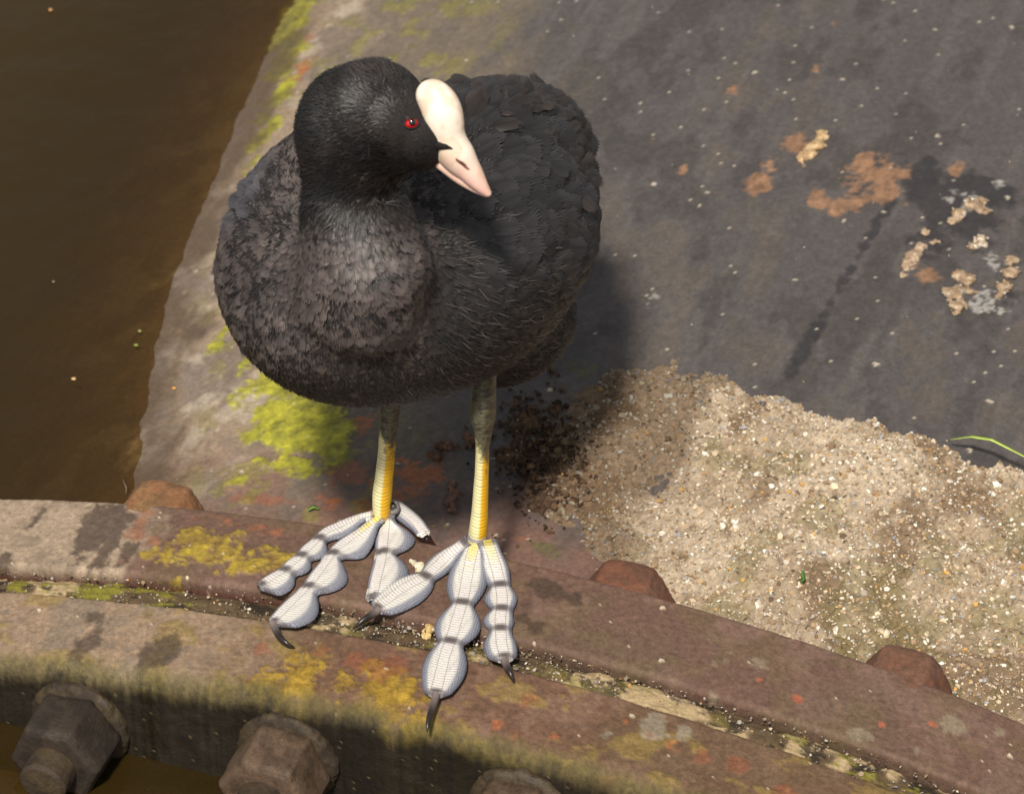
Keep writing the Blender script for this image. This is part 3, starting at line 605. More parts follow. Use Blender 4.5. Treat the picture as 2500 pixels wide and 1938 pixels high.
for i, (x, y, r, cc, lb) in enumerate([(157, 812, 8, (190, 160, 110), 'tan fleck floating mid water at the far left'), (108, 25, 7, (190, 140, 80), 'orange fleck floating in the top left corner'), (298, 710, 5, (140, 150, 80), 'greenish fleck floating near the pipe waterline'), (114, 605, 4, (130, 135, 90), 'small pale fleck floating in the dark water'), (372, 832, 6, (210, 150, 60), 'orange fleck on the silty edge of the pipe'), (290, 740, 6, (120, 140, 60), 'green scrap stuck at the waterline')]):
    q = hit(x, y, f_water if i < 4 or i == 5 else f_pipe)+V(0, 0, .0012); mm = r*.00021
    k = 7; a = np.linspace(0, 2*math.pi, k, endpoint=False); rr = mm*rng.uniform(.6, 1.1, k); ring = np.stack([rr*np.cos(a), rr*.7*np.sin(a), 0*a], 1)
    v = np.concatenate([q+ring, q+ring*.7+V(0, 0, .0005)]); mb = MB(); mb.add(v, [gridf(2, k, True), np.arange(k, 2*k)[None, :]], lin(*cc)); tag(mb.build('floating_fleck', M_leaf), lb, 'fleck', 'flecks on the water')

# ================================================================== THE COOT
B = thing('coot', 'black coot standing on the rusty flange, head turned, with white bill and lobed feet', 'bird', W(-.03, -.01, 0))
HD = nrm(V(-.52, -.84, .20)); SD = nrm(np.cross(HD, Z)); UPB = np.cross(SD, HD)      # heading, bird's right (image left is +?), up
RB = np.stack([HD, SD, UPB])
BC = at_y(872, 520, .030)
cpts = lambda L: (np.array([at_y(x, y, Y) for x, y, Y, r in L]), np.array([r*.000206 for x, y, Y, r in L]))
neck = cpts([(800, 640, -.030, 112), (775, 570, -.050, 124), (762, 480, -.052, 102), (750, 400, -.048, 92), (752, 310, -.043, 95)])
lobe = cpts([(800, 655, -.050, 92), (765, 618, -.058, 118), (782, 560, -.060, 112), (768, 500, -.056, 96)])
head = cpts([(760, 256, -.040, 108), (800, 245, -.044, 108), (850, 262, -.052, 88), (895, 285, -.058, 62), (925, 305, -.061, 30), (940, 313, -.062, 10)])
chin = cpts([(820, 306, -.050, 68), (880, 314, -.056, 38), (906, 328, -.058, 27), (920, 336, -.058, 16)])
rump = cpts([(1000, 330, .085, 120), (1080, 300, .120, 100), (1110, 260, .150, 60)])
def body_raw(p):
    d = sd_ell(p, BC, RB, (.100, .072, .0625))
    d = smin(d, sd_ell(p, at_y(750, 590, -.014), RB, (.052, .044, .046)), .02)
    d = smin(d, sd_ell(p, at_y(1046, 440, .055), RB, (.066, .030, .052)), .016)
    d = smin(d, sd_ell(p, at_y(664, 485, .020), RB, (.052, .020, .042)), .012)
    d = smin(d, sd_ell(p, at_y(1080, 690, .052), RB, (.040, .027, .026)), .014)
    d = smin(d, sd_chain(p, *rump), .02)
    d = smin(d, sd_chain(p, *lobe), .010)
    d = smin(d, sd_chain(p, *neck), .010)
    d = smin(d, sd_chain(p, *head), .012)
    d = smin(d, sd_chain(p, *chin), .008)
    return d
lo, hi = V(-.16, -.12, -.03), V(.08, .25, .26)
bv, bf = nets(body_raw, lo, hi, .0032)
for _ in range(2):
    bn = sgrad(body_raw, bv); bv = bv-bn*body_raw(bv)[:, None]*.8
# feather placement ------------------------------------------------------
def scatter(v, f, n, rmin):
    a, b, c, d = [v[f[:, i]] for i in range(4)]; ar = np.linalg.norm(np.cross(c-a, d-b), axis=1)/2
    i = rng.choice(len(f), n, p=ar/ar.sum()); s, t_ = rng.random(n), rng.random(n)
    p = (a[i]*(1-s)[:, None]+b[i]*s[:, None])*(1-t_)[:, None]+(d[i]*(1-s)[:, None]+c[i]*s[:, None])*t_[:, None]
    return p
def thin(p, r):                                     # greedy dart throwing with a radius per point
    cell = {}; keep = []; h = r.max() if len(r) else 1
    for i in range(len(p)):
        k = tuple((p[i]/h).astype(int)); ok = True
        for a in (-1, 0, 1):
            for b in (-1, 0, 1):
                for c in (-1, 0, 1):
                    for j in cell.get((k[0]+a, k[1]+b, k[2]+c), ()):
                        q = p[i]-p[j]
                        if q@q < min(r[i], r[j])**2: ok = False; break
                    if not ok: break
                if not ok: break
            if not ok: break
        if ok: cell.setdefault(k, []).append(i); keep.append(i)
    return np.array(keep)
def feathers(mb, p, n, d, L, Wd, lift, col, curl=.1, nw=6, fray=.3, ns=4, tipc=1.35, cup=.25):
    """p root, n normal, d direction (unit tangents), per-feather L, W"""
    N = len(p); sd = np.cross(n, d)
    S_ = np.linspace(0, 1, ns)*(1-fray*.6)
    prof = lambda s: np.clip(np.sin(math.pi*np.clip(s*.62+.10, 0, 1))**.8, 0, 1)
    cols = np.linspace(-1, 1, nw+1); verts = []; tint = []; uv = []
    tw = rng.normal(0, .25, N); sc_ = rng.uniform(.82, 1.15, (nw+1, N))
    def pos(s, q):
        x = L*s; zf = np.sin(lift)*x-curl*L*s*s+L*curl*.0
        zf = np.maximum(zf, -1)-cup*Wd*.5*q*q+tw*q*Wd*.3*s
        return p+d*(x*np.cos(lift)*1.)[:, None]+n*zf[:, None]+sd*(Wd*.5*q*prof(s)*1.0)[:, None]
    for s in S_:
        for ci, q in enumerate(cols):
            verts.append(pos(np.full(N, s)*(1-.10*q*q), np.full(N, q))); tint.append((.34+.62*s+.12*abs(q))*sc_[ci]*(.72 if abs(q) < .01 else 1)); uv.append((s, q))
    for j in range(nw):
        q = (cols[j]+cols[j+1])/2; s = (1-.22*q*q)*rng.uniform(1-fray*.35, 1.04, N)
        verts.append(pos(s, q*rng.uniform(.95, 1.12, N))); tint.append(np.full(N, tipc)*rng.uniform(.75, 1.2, N)); uv.append((1, q))
    v = np.stack(verts, 1); k = v.shape[1]; base = (np.arange(N)*k)[:, None]
    g = gridf(ns, nw+1); F4 = (base[:, None, :]+g[None]).reshape(-1, 4)
    tri = np.array([[(ns-1)*(nw+1)+j, (ns-1)*(nw+1)+j+1, ns*(nw+1)+j] for j in range(nw)]); F3 = (base[:, None, :]+tri[None]).reshape(-1, 3)
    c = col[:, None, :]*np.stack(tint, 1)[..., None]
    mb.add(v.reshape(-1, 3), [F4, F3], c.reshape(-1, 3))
def hairs(mb, p, n, d, L, wd, lift, col):
    N = len(p); sd = nrm(np.cross(n, d)); q = nrm(d*np.cos(lift)[:, None]+n*np.sin(lift)[:, None]); q2 = nrm(d*np.cos(lift*.3)[:, None]+n*np.sin(lift*.3)[:, None])
    m = p+q*(L*.5)[:, None]; e = m+q2*(L*.5)[:, None]; w_ = (wd/2)[:, None]*sd
    v = np.stack([p-w_, p+w_, m-w_*.8, m+w_*.8, e], 1); b_ = (np.arange(N)*5)[:, None]
    c = col[:, None, :]*np.array([.7, .7, 1, 1, 1.3])[None, :, None]
    mb.add(v.reshape(-1, 3), [b_+np.array([0, 1, 3, 2]), b_+np.array([2, 3, 4])], c.reshape(-1, 3))
HC = at_y(790, 255, -.045); BT = at_y(1047, 421, -.070)
def flow(p, n, jit):
    dh = sd_chain(p, *head); dn = sd_chain(p, *neck)
    wh = ss(.018, .004, dh)[:, None]; wn = (ss(.012, .002, dn)*ss(.02, .0, np.abs(dn)))[:, None]
    fb = -HD*1.0+V(0, 0, -.25)
    front = ((p-BC)@HD)[:, None]; fb = fb+V(.05, 0, -1.)*ss(.02, .09, front)*1.2
    fn = np.broadcast_to(V(.10, .0, -1.), p.shape)
    fh = nrm(p-BT)*1.+V(0, 0, -.35)
    f_ = fb*(1-wn)+fn*wn; f_ = f_*(1-wh)+fh*wh+rng.normal(0, 1, p.shape)*jit
    return nrm(f_-n*np.sum(f_*n, 1)[:, None])
def regions(p, n):
    dh = sd_chain(p, *head); dn = sd_chain(p, *neck); x = (p-BC)@HD; y = (p-BC)@SD; z = (p-BC)@UPB
    X = (p[:, 0]); scr = (p-CAM)@RT/((p-CAM)@FW)
    px = (scr*LENS/36*2500+1250)/S; py = (969-((p-CAM)@UP)/((p-CAM)@FW)*LENS/36*2500)/S
    return dh, dn, x, y, z, px, py
vis = lambda p, n: np.sum(n*nrm(CAM-p), 1) > -.45
# --- small contour feathers of head and neck
plum = MB()
p = scatter(bv, bf, 190000, 0); n = sgrad(body_raw, p); k = vis(p, n); p, n = p[k], n[k]
dh, dn, x, y, z, px, py = regions(p, n)
up_neck = ss(470, 420, py+(fbm(p[:, 0]*60, p[:, 1]*60, p[:, 2]*60, 901, 2)-.5)*60)
isneck = (np.minimum(dh, sd_chain(p, *chin)) < .003) | ((dn < .004) & (rng.random(len(p)) < up_neck))
face_keep = isneck
hp_, hn_ = p[isneck], n[isneck]; print('head hairs', len(hp_))
d = flow(hp_, hn_, .30); hz = py[isneck]; hx = px[isneck]
L = .0046+.0040*ss(280, 460, hz)+rng.uniform(0, .0018, len(hp_)); L = np.where(hx > 840, L*.6, L)
k2 = fbm(hp_[:, 0]*90, hp_[:, 1]*90, hp_[:, 2]*90, 905, 3)
base = lin(27, 25, 25)+0*hp_; base = mixc(base, lin(54, 50, 50), ss(260, 170, hz+(k2-.5)*120)*ss(720, 780, hx)*.8); base = base*(.65+.8*k2[:, None])*rng.uniform(.7, 1.35, (len(hp_), 1))
base = mixc(base, lin(60, 52, 46), ss(.45, .65, k2)*.3)
hairs(plum, hp_-hn_*.0006, hn_, d, L, rng.uniform(.00035, .0007, len(hp_)), rng.uniform(.25, .6, len(hp_))*np.where(hx > 880, .5, 1), base)
# --- downy under-layer
p = scatter(bv, bf, 90000, 0); n = sgrad(body_raw, p); k = vis(p, n); p, n = p[k], n[k]; dh, dn, x, y, z, px, py = regions(p, n)
k = (np.minimum(dh, sd_chain(p, *chin)) > .002); p, n, px, py = p[k], n[k], px[k], py[k]; d = flow(p, n, .3); k2 = fbm(p[:, 0]*40, p[:, 1]*40, p[:, 2]*40, 911, 3)
c = mixc(np.broadcast_to(lin(32, 28, 27), p.shape).copy(), lin(30, 28, 28), ss(880, 930, px+(k2-.5)*40)); hairs(plum, p-n*.0006, n, d, rng.uniform(.003, .0052, len(p)), rng.uniform(.0005, .0010, len(p)), rng.uniform(.25, .7, len(p)), c*rng.uniform(.5, 1.3, (len(p), 1)))
# --- body feathers
p = scatter(bv, bf, 130000, 0); n = sgrad(body_raw, p); k = vis(p, n); p, n = p[k], n[k]
dh, dn, x, y, z, px, py = regions(p, n)
ok = (np.minimum(dh, sd_chain(p, *chin)) > .003) & ~((dn < .003) & (py < 410)); p, n, dn, x, y, z, px, py = [q[ok] for q in (p, n, dn, x, y, z, px, py)]
onneck = ss(.010, .002, dn); wingR = ss(880, 990, px)*ss(640, 560, py+(px-1000)*.0)*(1-onneck); wingL = ss(600, 560, px)*ss(520, 440, py)*(1-onneck)
belly = ss(700, 800, py)
L = .0108+0*px; L = L*(1-.35*onneck*ss(560, 470, py)); L = L*(1+1.0*wingR+.3*wingL); L = L*(1-.35*belly)
r = L*np.where(wingR+wingL > .5, .22, .165)
kp = thin(p, r); p, n, L, px, py, wingR, wingL, onneck, belly, x = [q[kp] for q in (p, n, L, px, py, wingR, wingL, onneck, belly, x)]
print('body feathers', len(p))
L = L*rng.uniform(.85, 1.2, len(L)); d = flow(p, n, .16)
Wd = L*(.52+.10*(wingR+wingL))*rng.uniform(.85, 1.15, len(L))
k2 = fbm(p[:, 0]*40, p[:, 1]*40, p[:, 2]*40, 911, 3); lift0 = rng.normal(.20, .05, len(p))
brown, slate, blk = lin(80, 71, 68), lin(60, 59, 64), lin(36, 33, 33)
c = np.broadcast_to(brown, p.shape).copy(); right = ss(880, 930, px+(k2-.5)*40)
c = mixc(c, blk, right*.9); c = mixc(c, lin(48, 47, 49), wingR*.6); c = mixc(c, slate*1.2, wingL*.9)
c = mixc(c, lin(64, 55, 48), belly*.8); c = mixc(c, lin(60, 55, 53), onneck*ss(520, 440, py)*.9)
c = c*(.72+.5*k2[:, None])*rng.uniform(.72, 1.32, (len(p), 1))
tip = p+d*(L*np.cos(lift0))[:, None]+n*(L*(np.sin(lift0)-.1))[:, None]; Ft = body_raw(tip); md = p+d*(L*.55)[:, None]+n*(L*.1)[:, None]; Fm = body_raw(md)
extra = np.clip((.0016-Ft)/L, 0, .7); extra = np.maximum(extra, np.clip((.0010-Fm)/(L*.55), 0, .7))
isW = (wingR > .45); isWL = wingL > .45; rest = ~(isW | isWL)
lift = np.where(onneck > .5, lift0+.08, lift0)+extra
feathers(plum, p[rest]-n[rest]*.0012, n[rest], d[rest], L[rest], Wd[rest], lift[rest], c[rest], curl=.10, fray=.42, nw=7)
# pale hair-like wisps on flank and breast
p2 = scatter(bv, bf, 26000, 0); n2 = sgrad(body_raw, p2); dh, dn, x2, y2, z2, qx, qy = regions(p2, n2)
k = vis(p2, n2) & (dh > .006) & (qy > 440) & (rng.random(len(p2)) < .01+.16*ss(900, 960, qx)*ss(420, 520, qy)); p2, n2, qx = p2[k], n2[k], qx[k]
d2 = flow(p2, n2, .3); hairs(plum, p2+n2*.0012, n2, d2, rng.uniform(.005, .010, len(p2)), rng.uniform(.0002, .00034, len(p2)), rng.uniform(.05, .25, len(p2)), lin(100, 92, 88)*rng.uniform(.3, 1.1, (len(p2), 1)))
plum.build('plumage', M_feather, B)
for sel, nm in ((isW, 'wing'), (isWL, 'wing')):
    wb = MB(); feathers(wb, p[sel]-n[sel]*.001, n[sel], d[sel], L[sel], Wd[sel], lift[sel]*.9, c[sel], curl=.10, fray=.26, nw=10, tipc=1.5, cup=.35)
    wb.build(nm, M_feather, B)
# ruffled back feathers along the rear edge
def extra_r(q, nn, dd, LL): return np.clip((.001-body_raw(q+dd*LL[:, None]))/LL, 0, .4)
wb = MB(); N = 260; gx = rng.uniform(930, 1262, N); top = np.interp(gx, [930, 1000, 1100, 1190, 1235, 1262], [175, 165, 172, 215, 275, 340]); gy = top+rng.exponential(38, N)+6
m_ = 150; ey = rng.uniform(260, 650, m_); ex_ = np.interp(ey, [260, 290, 400, 480, 560, 650], [1215, 1235, 1268, 1272, 1250, 1205])-rng.exponential(22, m_)-4
gx = np.concatenate([gx, ex_]); gy = np.concatenate([gy, ey]); N += m_
q = np.array([at_y(a, b_, -.1) for a, b_ in zip(gx, gy)]); dirs = nrm(q-CAM); tt = np.zeros(N)
for _ in range(160): tt = tt+np.clip(body_raw(q+dirs*tt[:, None]), -.01, .01)*.8
q = q+dirs*tt[:, None]; ok = (np.abs(body_raw(q)) < .002) & (sd_chain(q, *head) > .012); q = q[ok]; nn = sgrad(body_raw, q)
dd = flow(q, nn, .45); LL = rng.uniform(.013, .024, len(q))
feathers(wb, q-nn*.001, nn, dd, LL, LL*rng.uniform(.28, .5, len(q)), rng.uniform(.08, 1, len(q))*np.where(q[:, 2] > .08, .42, .2)+extra_r(q, nn, dd, LL), np.broadcast_to(lin(44, 38, 35), q.shape)*rng.uniform(.45, 1.7, (len(q), 1)), curl=.16, fray=.38, nw=12, ns=6, tipc=1.3)
wb.build('back_feathers', M_feather, B)
# tail feathers behind the rump
tb = MB(); N = 14; rt = at_y(1095, 270, .13); a = np.linspace(-.5, .5, N)
dd = nrm(-HD[None]*1+SD[None]*a[:, None]*.9+V(0, 0, .12)); nn = nrm(UPB[None]+0*dd); nn = nrm(nn-dd*np.sum(nn*dd, 1)[:, None])
feathers(tb, rt+SD*a[:, None]*.03+0*dd, nn, dd, np.full(N, .030)*rng.uniform(.85, 1.05, N), np.full(N, .013), np.full(N, .05)+.02*np.arange(N)/N, np.broadcast_to(lin(52, 46, 44), (N, 3)), fray=.15, nw=8, ns=6)
tb.build('tail', M_feather, B)

# ------------------------------------------------------------------ bill and shield
def cr(pts, n):
    pts = np.array(pts, float); q = np.concatenate([[2*pts[0]-pts[1]], pts, [2*pts[-1]-pts[-2]]]); out = []
    m = len(pts)-1
    for s in np.linspace(0, m, n):
        i = min(int(s), m-1); f_ = s-i; a, b, c, d = q[i:i+4]
        out.append(.5*((2*b)+(c-a)*f_+(2*a-5*b+4*c-d)*f_*f_+(3*b-a-3*c+d)*f_**3))
    return np.array(out)

def blob_mesh(mb, F, pts, m, h, paint):
    v, f = nets(F, pts.min(0)-m, pts.max(0)+m, h); nn = sgrad(F, v, 2e-4); v = v-nn*F(v)[:, None]*.8
    mb.add(v, f, paint(v))
def cptc(L, n=24): L = cr(L, n); return cpts([tuple(q) for q in L])
sh = cptc([(923, 206, -.0565, 27), (933, 226, -.0580, 34), (941, 250, -.0600, 36), (949, 276, -.0615, 32), (960, 300, -.0630, 27), (972, 322, -.0640, 25)])
sh2 = cptc([(920, 202, -.0560, 22), (936, 206, -.0580, 22), (948, 232, -.0600, 27), (958, 262, -.0615, 22)])
ub = cptc([(966, 318, -.0635, 27), (986, 344, -.065, 27.5), (1006, 370, -.067, 22.5), (1024, 394, -.069, 15), (1040, 412, -.070, 8)])
gp_ = cpts([(925, 325, -.0615, 6), (950, 334, -.0630, 14), (975, 350, -.0645, 18)])
lb = cptc([(926, 340, -.0610, 11), (955, 357, -.063, 15), (985, 379, -.065, 15), (1012, 400, -.067, 10), (1036, 415, -.0695, 5.5)])
notch = cpts([(925, 309, -.066, 8), (948, 312, -.071, 6), (966, 317, -.073, 3)])
def Fu(p): return smin(smin(sd_chain(p, *ub), sd_chain(p, *gp_), .003), smin(sd_chain(p, *sh), sd_chain(p, *sh2), .006), .006)
nost = cpts([(976, 343, -.0700, 2.6), (988, 352, -.0706, 3.2), (998, 360, -.0715, 1.8)])
def nose_surf(px_, py_):
    o = at_y(px_, py_, -.10); dr_ = nrm(o-CAM); q = o[None]; 
    for _ in range(80): q = q+dr_*np.clip(Fu(q), -.005, .005)[:, None]*.9
    return q[0]
npts = np.array([nose_surf(*a) for a in ((974, 341), (987, 351), (999, 361))])
def Fu2(p): return np.maximum(Fu(p), -(sd_chain(p, npts, np.array([.0002, .00055, .0002]))))
nw_pts = np.array([nose_surf(*a) for a in ((918, 304), (934, 310), (950, 313), (967, 318))])
def bill_paint(v):
    y = (969-((v-CAM)@UP)/((v-CAM)@FW)*LENS/36*2500)/S; c = np.broadcast_to(lin(243, 226, 208), v.shape).copy()
    c = mixc(c, lin(226, 182, 168), ss(300, 400, y)*.95); c = mixc(c, lin(196, 158, 120), ss(.56, .72, fbm(v[:, 0]*160, v[:, 1]*160, v[:, 2]*100, 951, 3))*.35)
    dn_ = sd_chain(v, npts, np.array([.0002, .0005, .0002])); c = mixc(c, lin(96, 58, 46), ss(.0004, .0001, dn_)); dm = sd_chain(v, *lb); c = mixc(c, lin(150, 104, 88), ss(.0006, .0001, dm)*.8); return c
allp = np.concatenate([ub[0], sh[0], sh2[0], gp_[0]])
cut = at_y(952, 300, -.062); cn = nrm(at_y(985, 380, -.068)-at_y(935, 230, -.058))
mb = MB(); blob_mesh(mb, Fu2, allp, .012, .0007, bill_paint)
bill = mb.build('bill', M_bill, B)
mb = MB(); blob_mesh(mb, lambda p: sd_chain(p, *lb), lb[0], .006, .0006, lambda v: np.broadcast_to(lin(236, 196, 178), v.shape)); o = mb.build('lower_mandible', M_bill, B)
# ------------------------------------------------------------------ eye
def on_surface(F, px_, py_, y0=-.15):
    o = at_y(px_, py_, y0); dr_ = nrm(o-CAM); q = o[None]
    for _ in range(200): q = q+dr_*np.clip(F(q), -.01, .01)[:, None]*.7
    return q[0]
E0 = on_surface(body_raw, 877, 263); en = nrm(sgrad(body_raw, E0[None])[0]*.7+nrm(CAM-E0)*.5)
def ball(mb, c0, r, n, flat, col, sq=1.):
    th = np.linspace(0, math.pi, 20); ph = np.linspace(0, 2*math.pi, 28, endpoint=False); a1 = nrm(np.cross(n, Z)); a2 = np.cross(n, a1)
    T, F_ = np.meshgrid(th, ph, indexing='ij'); v = c0+r*(np.cos(T)[..., None]*n*flat+np.sin(T)[..., None]*(np.cos(F_)[..., None]*a1+np.sin(F_)[..., None]*a2*sq))
    mb.add(v, gridf(20, 28, True), col)
    return v
mb = MB(); ball(mb, E0-en*.0008, 0.0032, en, .75, lin(170, 8, 10), .74); eye = mb.build('eye', M_eye, B)
mb = MB(); ball(mb, E0-en*.0008+en*.0016+V(.0003, 0, .0004), .0015, en, .65, lin(8, 6, 8)); mb.build('pupil', M_eye, B)
# eyelid ring
mb = MB(); a = np.linspace(0, 2*math.pi, 30, endpoint=False); e1 = nrm(np.cross(en, Z)); e2 = np.cross(en, e1); v = []
for q in np.linspace(0, 2*math.pi, 9)[:-1]:
    rr = .0029+.00035*math.cos(q); v.append(E0+en*(.0009+.00035*math.sin(q))+rr*(np.cos(a)[:, None]*e1*1.05+np.sin(a)[:, None]*e2*.72))
v = np.array(v+[v[0]]); mb.add(v, gridf(9, 30, True), lin(44, 40, 40)); mb.build('eyelid', M_skin, B)

# ------------------------------------------------------------------ legs and lobed toes
M_foot = bpy.data.materials.new('scaled_foot_skin'); M_foot.use_nodes = True
def foot_nodes(m):
    n = m.node_tree.nodes; l = m.node_tree.links; b = n['Principled BSDF']; b.inputs['Roughness'].default_value = .42; b.inputs['Specular IOR Level'].default_value = .45
    uv = n.new('ShaderNodeUVMap'); uv.uv_map = 'uv'; sx = n.new('ShaderNodeSeparateXYZ'); l.new(uv.outputs[0], sx.inputs[0])
    at = n.new('ShaderNodeAttribute'); at.attribute_name = 'tint'; ex = n.new('ShaderNodeAttribute'); ex.attribute_name = 'ext'
    def M(op, a, b_=None, c_=None):
        q = n.new('ShaderNodeMath'); q.operation = op
        for i, s in enumerate((a, b_, c_)):
            if s is None: continue
            if isinstance(s, (int, float)): q.inputs[i].default_value = s
            else: l.new(s, q.inputs[i])
        return q.outputs[0]
    nz = n.new('ShaderNodeTexNoise'); nz.inputs['Scale'].default_value = 1.1; nz.inputs['Detail'].default_value = 2; l.new(uv.outputs[0], nz.inputs['Vector'])
    wob = M('MULTIPLY_ADD', nz.outputs['Fac'], .9, -.45)
    u_ = M('ADD', sx.outputs[0], wob); v_ = M('ADD', sx.outputs[1], M('MULTIPLY', wob, .5))
    def line(x, period, w_):
        f = M('PINGPONG', x, period/2); return M('SUBTRACT', 1.0, M('SMOOTH_MIN', M('DIVIDE', f, w_), 1.0, .25))
    uc = M('ADD', u_, M('MULTIPLY', M('MULTIPLY', v_, v_), .05)); cross = line(uc, 1.55, .26)
    av = M('ABSOLUTE', M('SUBTRACT', sx.outputs[1], 1.3)); long_ = M('SUBTRACT', 1.0, M('MINIMUM', M('MULTIPLY', M('ABSOLUTE', M('SUBTRACT', M('ADD', av, M('MULTIPLY', wob, .5)), 2.3)), 4.0), 1.0))
    finec = line(M('ADD', u_, .3), .95, .2); finel = line(v_, .95, .2)
    edge = n.new('ShaderNodeMapRange'); edge.inputs['From Min'].default_value = .62; edge.inputs['From Max'].default_value = .72; l.new(ex.outputs['Fac'], edge.inputs['Value'])
    e = edge.outputs[0]
    a_ = M('MAXIMUM', cross, long_); b2 = M('MAXIMUM', finec, finel)
    ln = M('ADD', M('MULTIPLY', a_, M('SUBTRACT', 1.0, e)), M('MULTIPLY', b2, e)); ln = M('MULTIPLY', ln, M('MULTIPLY_ADD', nz.outputs['Fac'], 1.3, .0))
    cl = n.new('ShaderNodeMix'); cl.data_type = 'RGBA'; cl.inputs[7].default_value = (*lin(78, 68, 66), 1)
    l.new(M('MAXIMUM', ln, 0.0), cl.inputs[0]); l.new(at.outputs['Color'], cl.inputs[6]); l.new(cl.outputs[2], b.inputs['Base Color'])
    bp = n.new('ShaderNodeBump'); bp.inputs['Strength'].default_value = .5; bp.inputs['Distance'].default_value = .0004; bp.invert = True
    l.new(ln, bp.inputs['Height']); l.new(bp.outputs[0], b.inputs['Normal'])
foot_nodes(M_foot)
C2 = lambda x, y: (489.2+x*.4644, 803.7+y*.4644)
MMPX = .4644*.000206
body = MB()
body.add(bv, bf, lin(34, 31, 31), m=0)
Fn = lambda p: sd_chain(p, nw_pts, np.array([.0032, .0020, .0012, .0003]))
vv, ff = nets(Fn, nw_pts.min(0)-.005, nw_pts.max(0)+.005, .0006); body.add(vv, ff, lin(26, 23, 23), m=0)
def toe(cl, segs, joints, lift0, seed, yellow=0, claw=None, hscale=1., zoff=None, base_w=34.):
    """cl: crop pixels of the midline; segs: (s0, s1, left px, right px) in fraction of length, joints: fractions"""
    pix = cr(cl, 90); base = []
    sfr0 = np.linspace(0, 1, 90)
    for i, (x, y) in enumerate(pix):
        X, Y = C2(x, y); q = hit(X, Y, lambda t, u: crest(u)+.0016+lift0*max(0, 1-sfr0[i]/.28)**1.5+(zoff(sfr0[i]) if zoff else 0)); base.append(q)
    c = np.array(base); d = np.concatenate([[0], np.cumsum(np.linalg.norm(np.diff(c, axis=0), axis=1))]); Lt = d[-1]; N = int(Lt/.0006)+8
    s = np.linspace(0, Lt, N); c = np.stack([np.interp(s, d, c[:, k]) for k in range(3)], 1); sf = s/Lt
    tg = nrm(np.gradient(c, axis=0)); un = (c@P-U0)/RAD; nn = nrm(un[:, None]*P+Z); nn = nrm(nn-tg*np.sum(nn*tg, 1)[:, None]); sd = nrm(np.cross(tg, nn))   # sd: right of travel
    wl = np.full(N, base_w); wr = np.full(N, base_w)
    for (a, b_, l_, r_, pk) in segs:
        q = np.clip((sf-a)/(b_-a), 0, 1); sh_ = np.where((q > 0) & (q < 1), (np.sin(math.pi*q**pk))**.62, 0)
        wl = (wl**6+(l_*sh_)**6)**(1/6); wr = (wr**6+(r_*sh_)**6)**(1/6)
    kk = np.ones(5)/5
    for _ in range(1): wl, wr = [np.convolve(np.pad(q_, 2, 'edge'), kk, 'valid') for q_ in (wl, wr)]
    tipf = np.sqrt(np.clip((1.004-sf)*Lt/.0035, .02, 1)); wl, wr = wl*MMPX*1.06*tipf, wr*MMPX*1.06*tipf
    jd = np.min([np.abs(sf-j)*Lt for j in joints], axis=0) if joints else np.full(N, 1.)
    rw = .0021*(1-.35*sf)*hscale; rh = .0026*(1-.35*sf)*hscale*(1-.12*ss(.002, 0, jd))
    K = 29; q = np.linspace(-1, 1, K); rows = []; uvs = []; ext = []; cols = []
    rnd = fbm(s*600, 0*s, 0, seed, 2)
    for j in range(K):
        wj = np.where(q[j] < 0, wl, wr); # finer sampling near ridge
        x = np.sign(q[j])*(abs(q[j])**1.5)*wj; ax = np.abs(x)
        ridge_ = rh*np.sqrt(np.clip(1-(x/rw)**2, 0, 1)); fr_ = ax/np.maximum(wj, 1e-6)
        lobe = .0023*np.sqrt(np.clip(1-fr_**2.4, 0, 1))*ss(.0019, .0045, wj)+.0003
        ring = .00016*np.sin(s/.00105*2*math.pi)*(ax < rw)*1.0
        bead = .00022*np.sin(s/.00175*2*math.pi)*ss(rw[0]*.9, rw[0]*1.3, ax)*(1-fr_)
        hgt = np.maximum(ridge_+ring, lobe+bead)
        scal = 1+.012*np.sin(s/.0019*2*math.pi+seed)*(fr_ > .8)
        rows.append(c+sd*(x*scal)[:, None]+nn*hgt[:, None]); uvs.append(np.stack([s*1000, x*1000+1.3], 1))
        isr = ax < rw
        e_ = np.where(wj > .0035, fr_, 0.0); ext.append(e_)
        col = np.broadcast_to(lin(206, 202, 196), (N, 3)).copy()
        col = mixc(col, lin(214, 206, 204), isr*.7)
        col = mixc(col, lin(112, 119, 138), ss(.54, .76, e_)*.85); col = mixc(col, lin(62, 68, 86), ss(.84, 1., e_)*.8)
        jm = ss(.0036, .0008, jd)*ss(rw*2.4, rw*.7, ax); col = mixc(col, lin(66, 54, 49), jm*.9)
        jm2 = ss(.0028, .0003, jd)*.62; col = mixc(col, lin(84, 78, 82), jm2)
        if yellow: col = mixc(col, lin(214, 196, 70), ss(.25, .02, sf)*isr*(rnd > .45)*yellow)
        cols.append(col)
    v = np.stack(rows, 1); body.add(v.reshape(-1, 3), gridf(N, K)[:, ::-1], np.stack(cols, 1).reshape(-1, 3), np.stack(uvs, 1).reshape(-1, 2), m=1, e=np.stack(ext, 1).ravel())
    # underside, darker, slightly below
    vb = np.stack([c-sd*wl[:, None]*1.0, c-sd*wl[:, None]*.5-nn*.0012, c-nn*.0014, c+sd*wr[:, None]*.5-nn*.0012, c+sd*wr[:, None]*1.0], 1); vb[:, 0] = v[:, 0]; vb[:, -1] = v[:, -1]
    body.add(vb.reshape(-1, 3), gridf(N, 5), lin(90, 92, 104), m=1)
